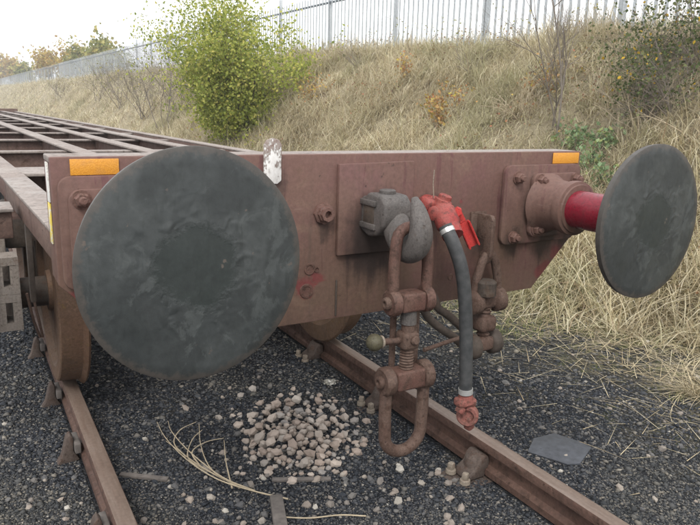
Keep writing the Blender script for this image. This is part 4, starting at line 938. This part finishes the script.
# ------------------------------------------------------------------ palisade fence
FX = 6.65
fence = empty('palisade_fence', (FX, 4, float(bankz(FX, 4))), 'pale grey steel palisade fence along the top of the bank', 'fence')
def fbase(y): return float(np.interp(y, [-4, 4.7, 10, 13, 38, 100, 230], [2.42, 2.48, 2.62, 2.66, 2.90, 3.40, 4.4]))
HR, HP = 1.12, 1.36
posts = [-.95+2.83*k-.02 for k in range(14)]
posts = [4.45-2.78*2, 4.45-2.78, 4.45, 7.12, 9.85, 12.62] + [12.62+2.78*k for k in range(1, 8)]
pm = MB().box((0, 0, .52), (.055, .10, 1.9), .004).build('post', M['galv']); pd = pm.data; bpy.data.objects.remove(pm)
for y in posts:
    o = bpy.data.objects.new('post', pd); col.objects.link(o); o.location = (FX, y, fbase(y)); o.scale = (1, 1, 1.0); attach(o, fence)
def paling():
    pts = [(-.028, 0), (-.010, .012), (.010, .012), (.028, 0), (.010, .006), (-.010, .006)]
    mb = MB(); vs = []; zt = [0, HP-.06]
    for z in zt: vs += [(y_, x_, z) for y_, x_ in [(p_[1], p_[0]) for p_ in pts]]
    vs += [(.006, -.012, HP), (.006, .012, HP), (.004, 0, HP+.01)]
    fs = [(i, (i+1) % 6, 6+(i+1) % 6, 6+i) for i in range(6)] + [(6, 7, 12), (7, 8, 13, 12), (8, 9, 13), (9, 10, 13), (10, 11, 12, 13), (11, 6, 12), (5, 4, 3, 2, 1, 0)]
    mb.add(vs, fs); return mb
pm = paling().build('pale', M['galv']); pd = pm.data; bpy.data.objects.remove(pm)
y = 0.2; npale = 0
while npale < 200:
    o = bpy.data.objects.new('pale', pd); col.objects.link(o); o.location = (FX-.045, y, fbase(y)-.05); o.rotation_euler = (random.uniform(-.01, .01), 0, 0); attach(o, fence); y += .155; npale += 1
y_far = y; far_ = MB(); src = paling()
while y < 230:
    zb = fbase(y)-.05; far_.add([(a+FX-.045, b_+y, c_+zb) for a, b_, c_ in src.v], src.f); y += .155 if y < 60 else .31
for k in range(75):
    yy = posts[-1]+2.78*(k+1)
    if yy < 230: far_.box((FX, yy, fbase(yy)+.42), (.055, .10, 1.5))
o = far_.build('far_pales', M['galv'], fence, 0); o['kind'] = 'stuff'
M['fence_rail'] = plain('fence_rail_steel', (.10, .12, .14), .5)
for dz in (HR,):
    pts = [Vector((FX-.018, yy, fbase(yy)+dz)) for yy in [.0, 4.7, 10, 13, 25, 38, 60, 80, 100, 150, 230]]
    mb = MB()
    for a, b_ in zip(pts[:-1], pts[1:]):
        d = b_-a; c = (a+b_)/2; mb.box(c, (.03, d.length, .045), 0, (math.atan2(d.z, d.y), 0, 0))
    mb.build('fence_rail', M['fence_rail'], fence, 0)

# ------------------------------------------------------------------ far trees behind the fence
far_spec = [(2, 58, 8.6, 'leaf_orange'), (13, 60, 9.0, 'leaf_orange'), (24, 66, 8.6, 'leaf_olive'), (38, 48, 9.2, 'leaf_orange'), (50, 50, 8.8, 'leaf_orange'), (64, 46, 9.4, 'leaf_orange'), (78, 45, 9.4, 'leaf_olive'), (90, 41, 9.6, 'leaf_olive'), (101, 42, 9.2, 'leaf_olive'), (114, 45, 9.6, 'leaf_olive'), (-10, 64, 8.4, 'leaf_orange')]
for k, (u, v, x, mt) in enumerate(far_spec):
    d = ray(u, v); t_ = (x-CAM[0])/d[0]; P = CAM+d*t_; y = P[1]
    zb = float(bankz(P[0], y)); h = max(1.5, P[2]-zb); ls = .30*max(1, y/75)
    plant('roadside_tree', 200+k, np.array([P[0], y, zb]), {'leaf_orange': 'orange autumn tree beyond the far end of the fence', 'leaf_olive': 'olive green tree standing beyond the fence'}[mt], 'tree', h*.72, 6, 2, mt, 1100, ls, ls, 'bark', .06, .6, .28, (3, 5), .25, 'autumn trees beyond the fence', leafz=h*.25)

# ------------------------------------------------------------------ thin autumn haze
hz = MB().box((20, 130, 8.5), (400, 560, 19.5)).build('haze', bpy.data.materials.new('haze_air'), None, 0)
hm = hz.data.materials[0]; hm.use_nodes = True; hm.node_tree.nodes.clear()
pv = hm.node_tree.nodes.new('ShaderNodeVolumePrincipled'); ho = hm.node_tree.nodes.new('ShaderNodeOutputMaterial')
pv.inputs['Color'].default_value = (.97, .98, 1, 1); pv.inputs['Density'].default_value = .0021; pv.inputs['Anisotropy'].default_value = .2
hm.node_tree.links.new(pv.outputs[0], ho.inputs['Volume']); hz['kind'] = 'stuff'; tag(hz, 'thin pale autumn haze hanging over the siding', 'haze')
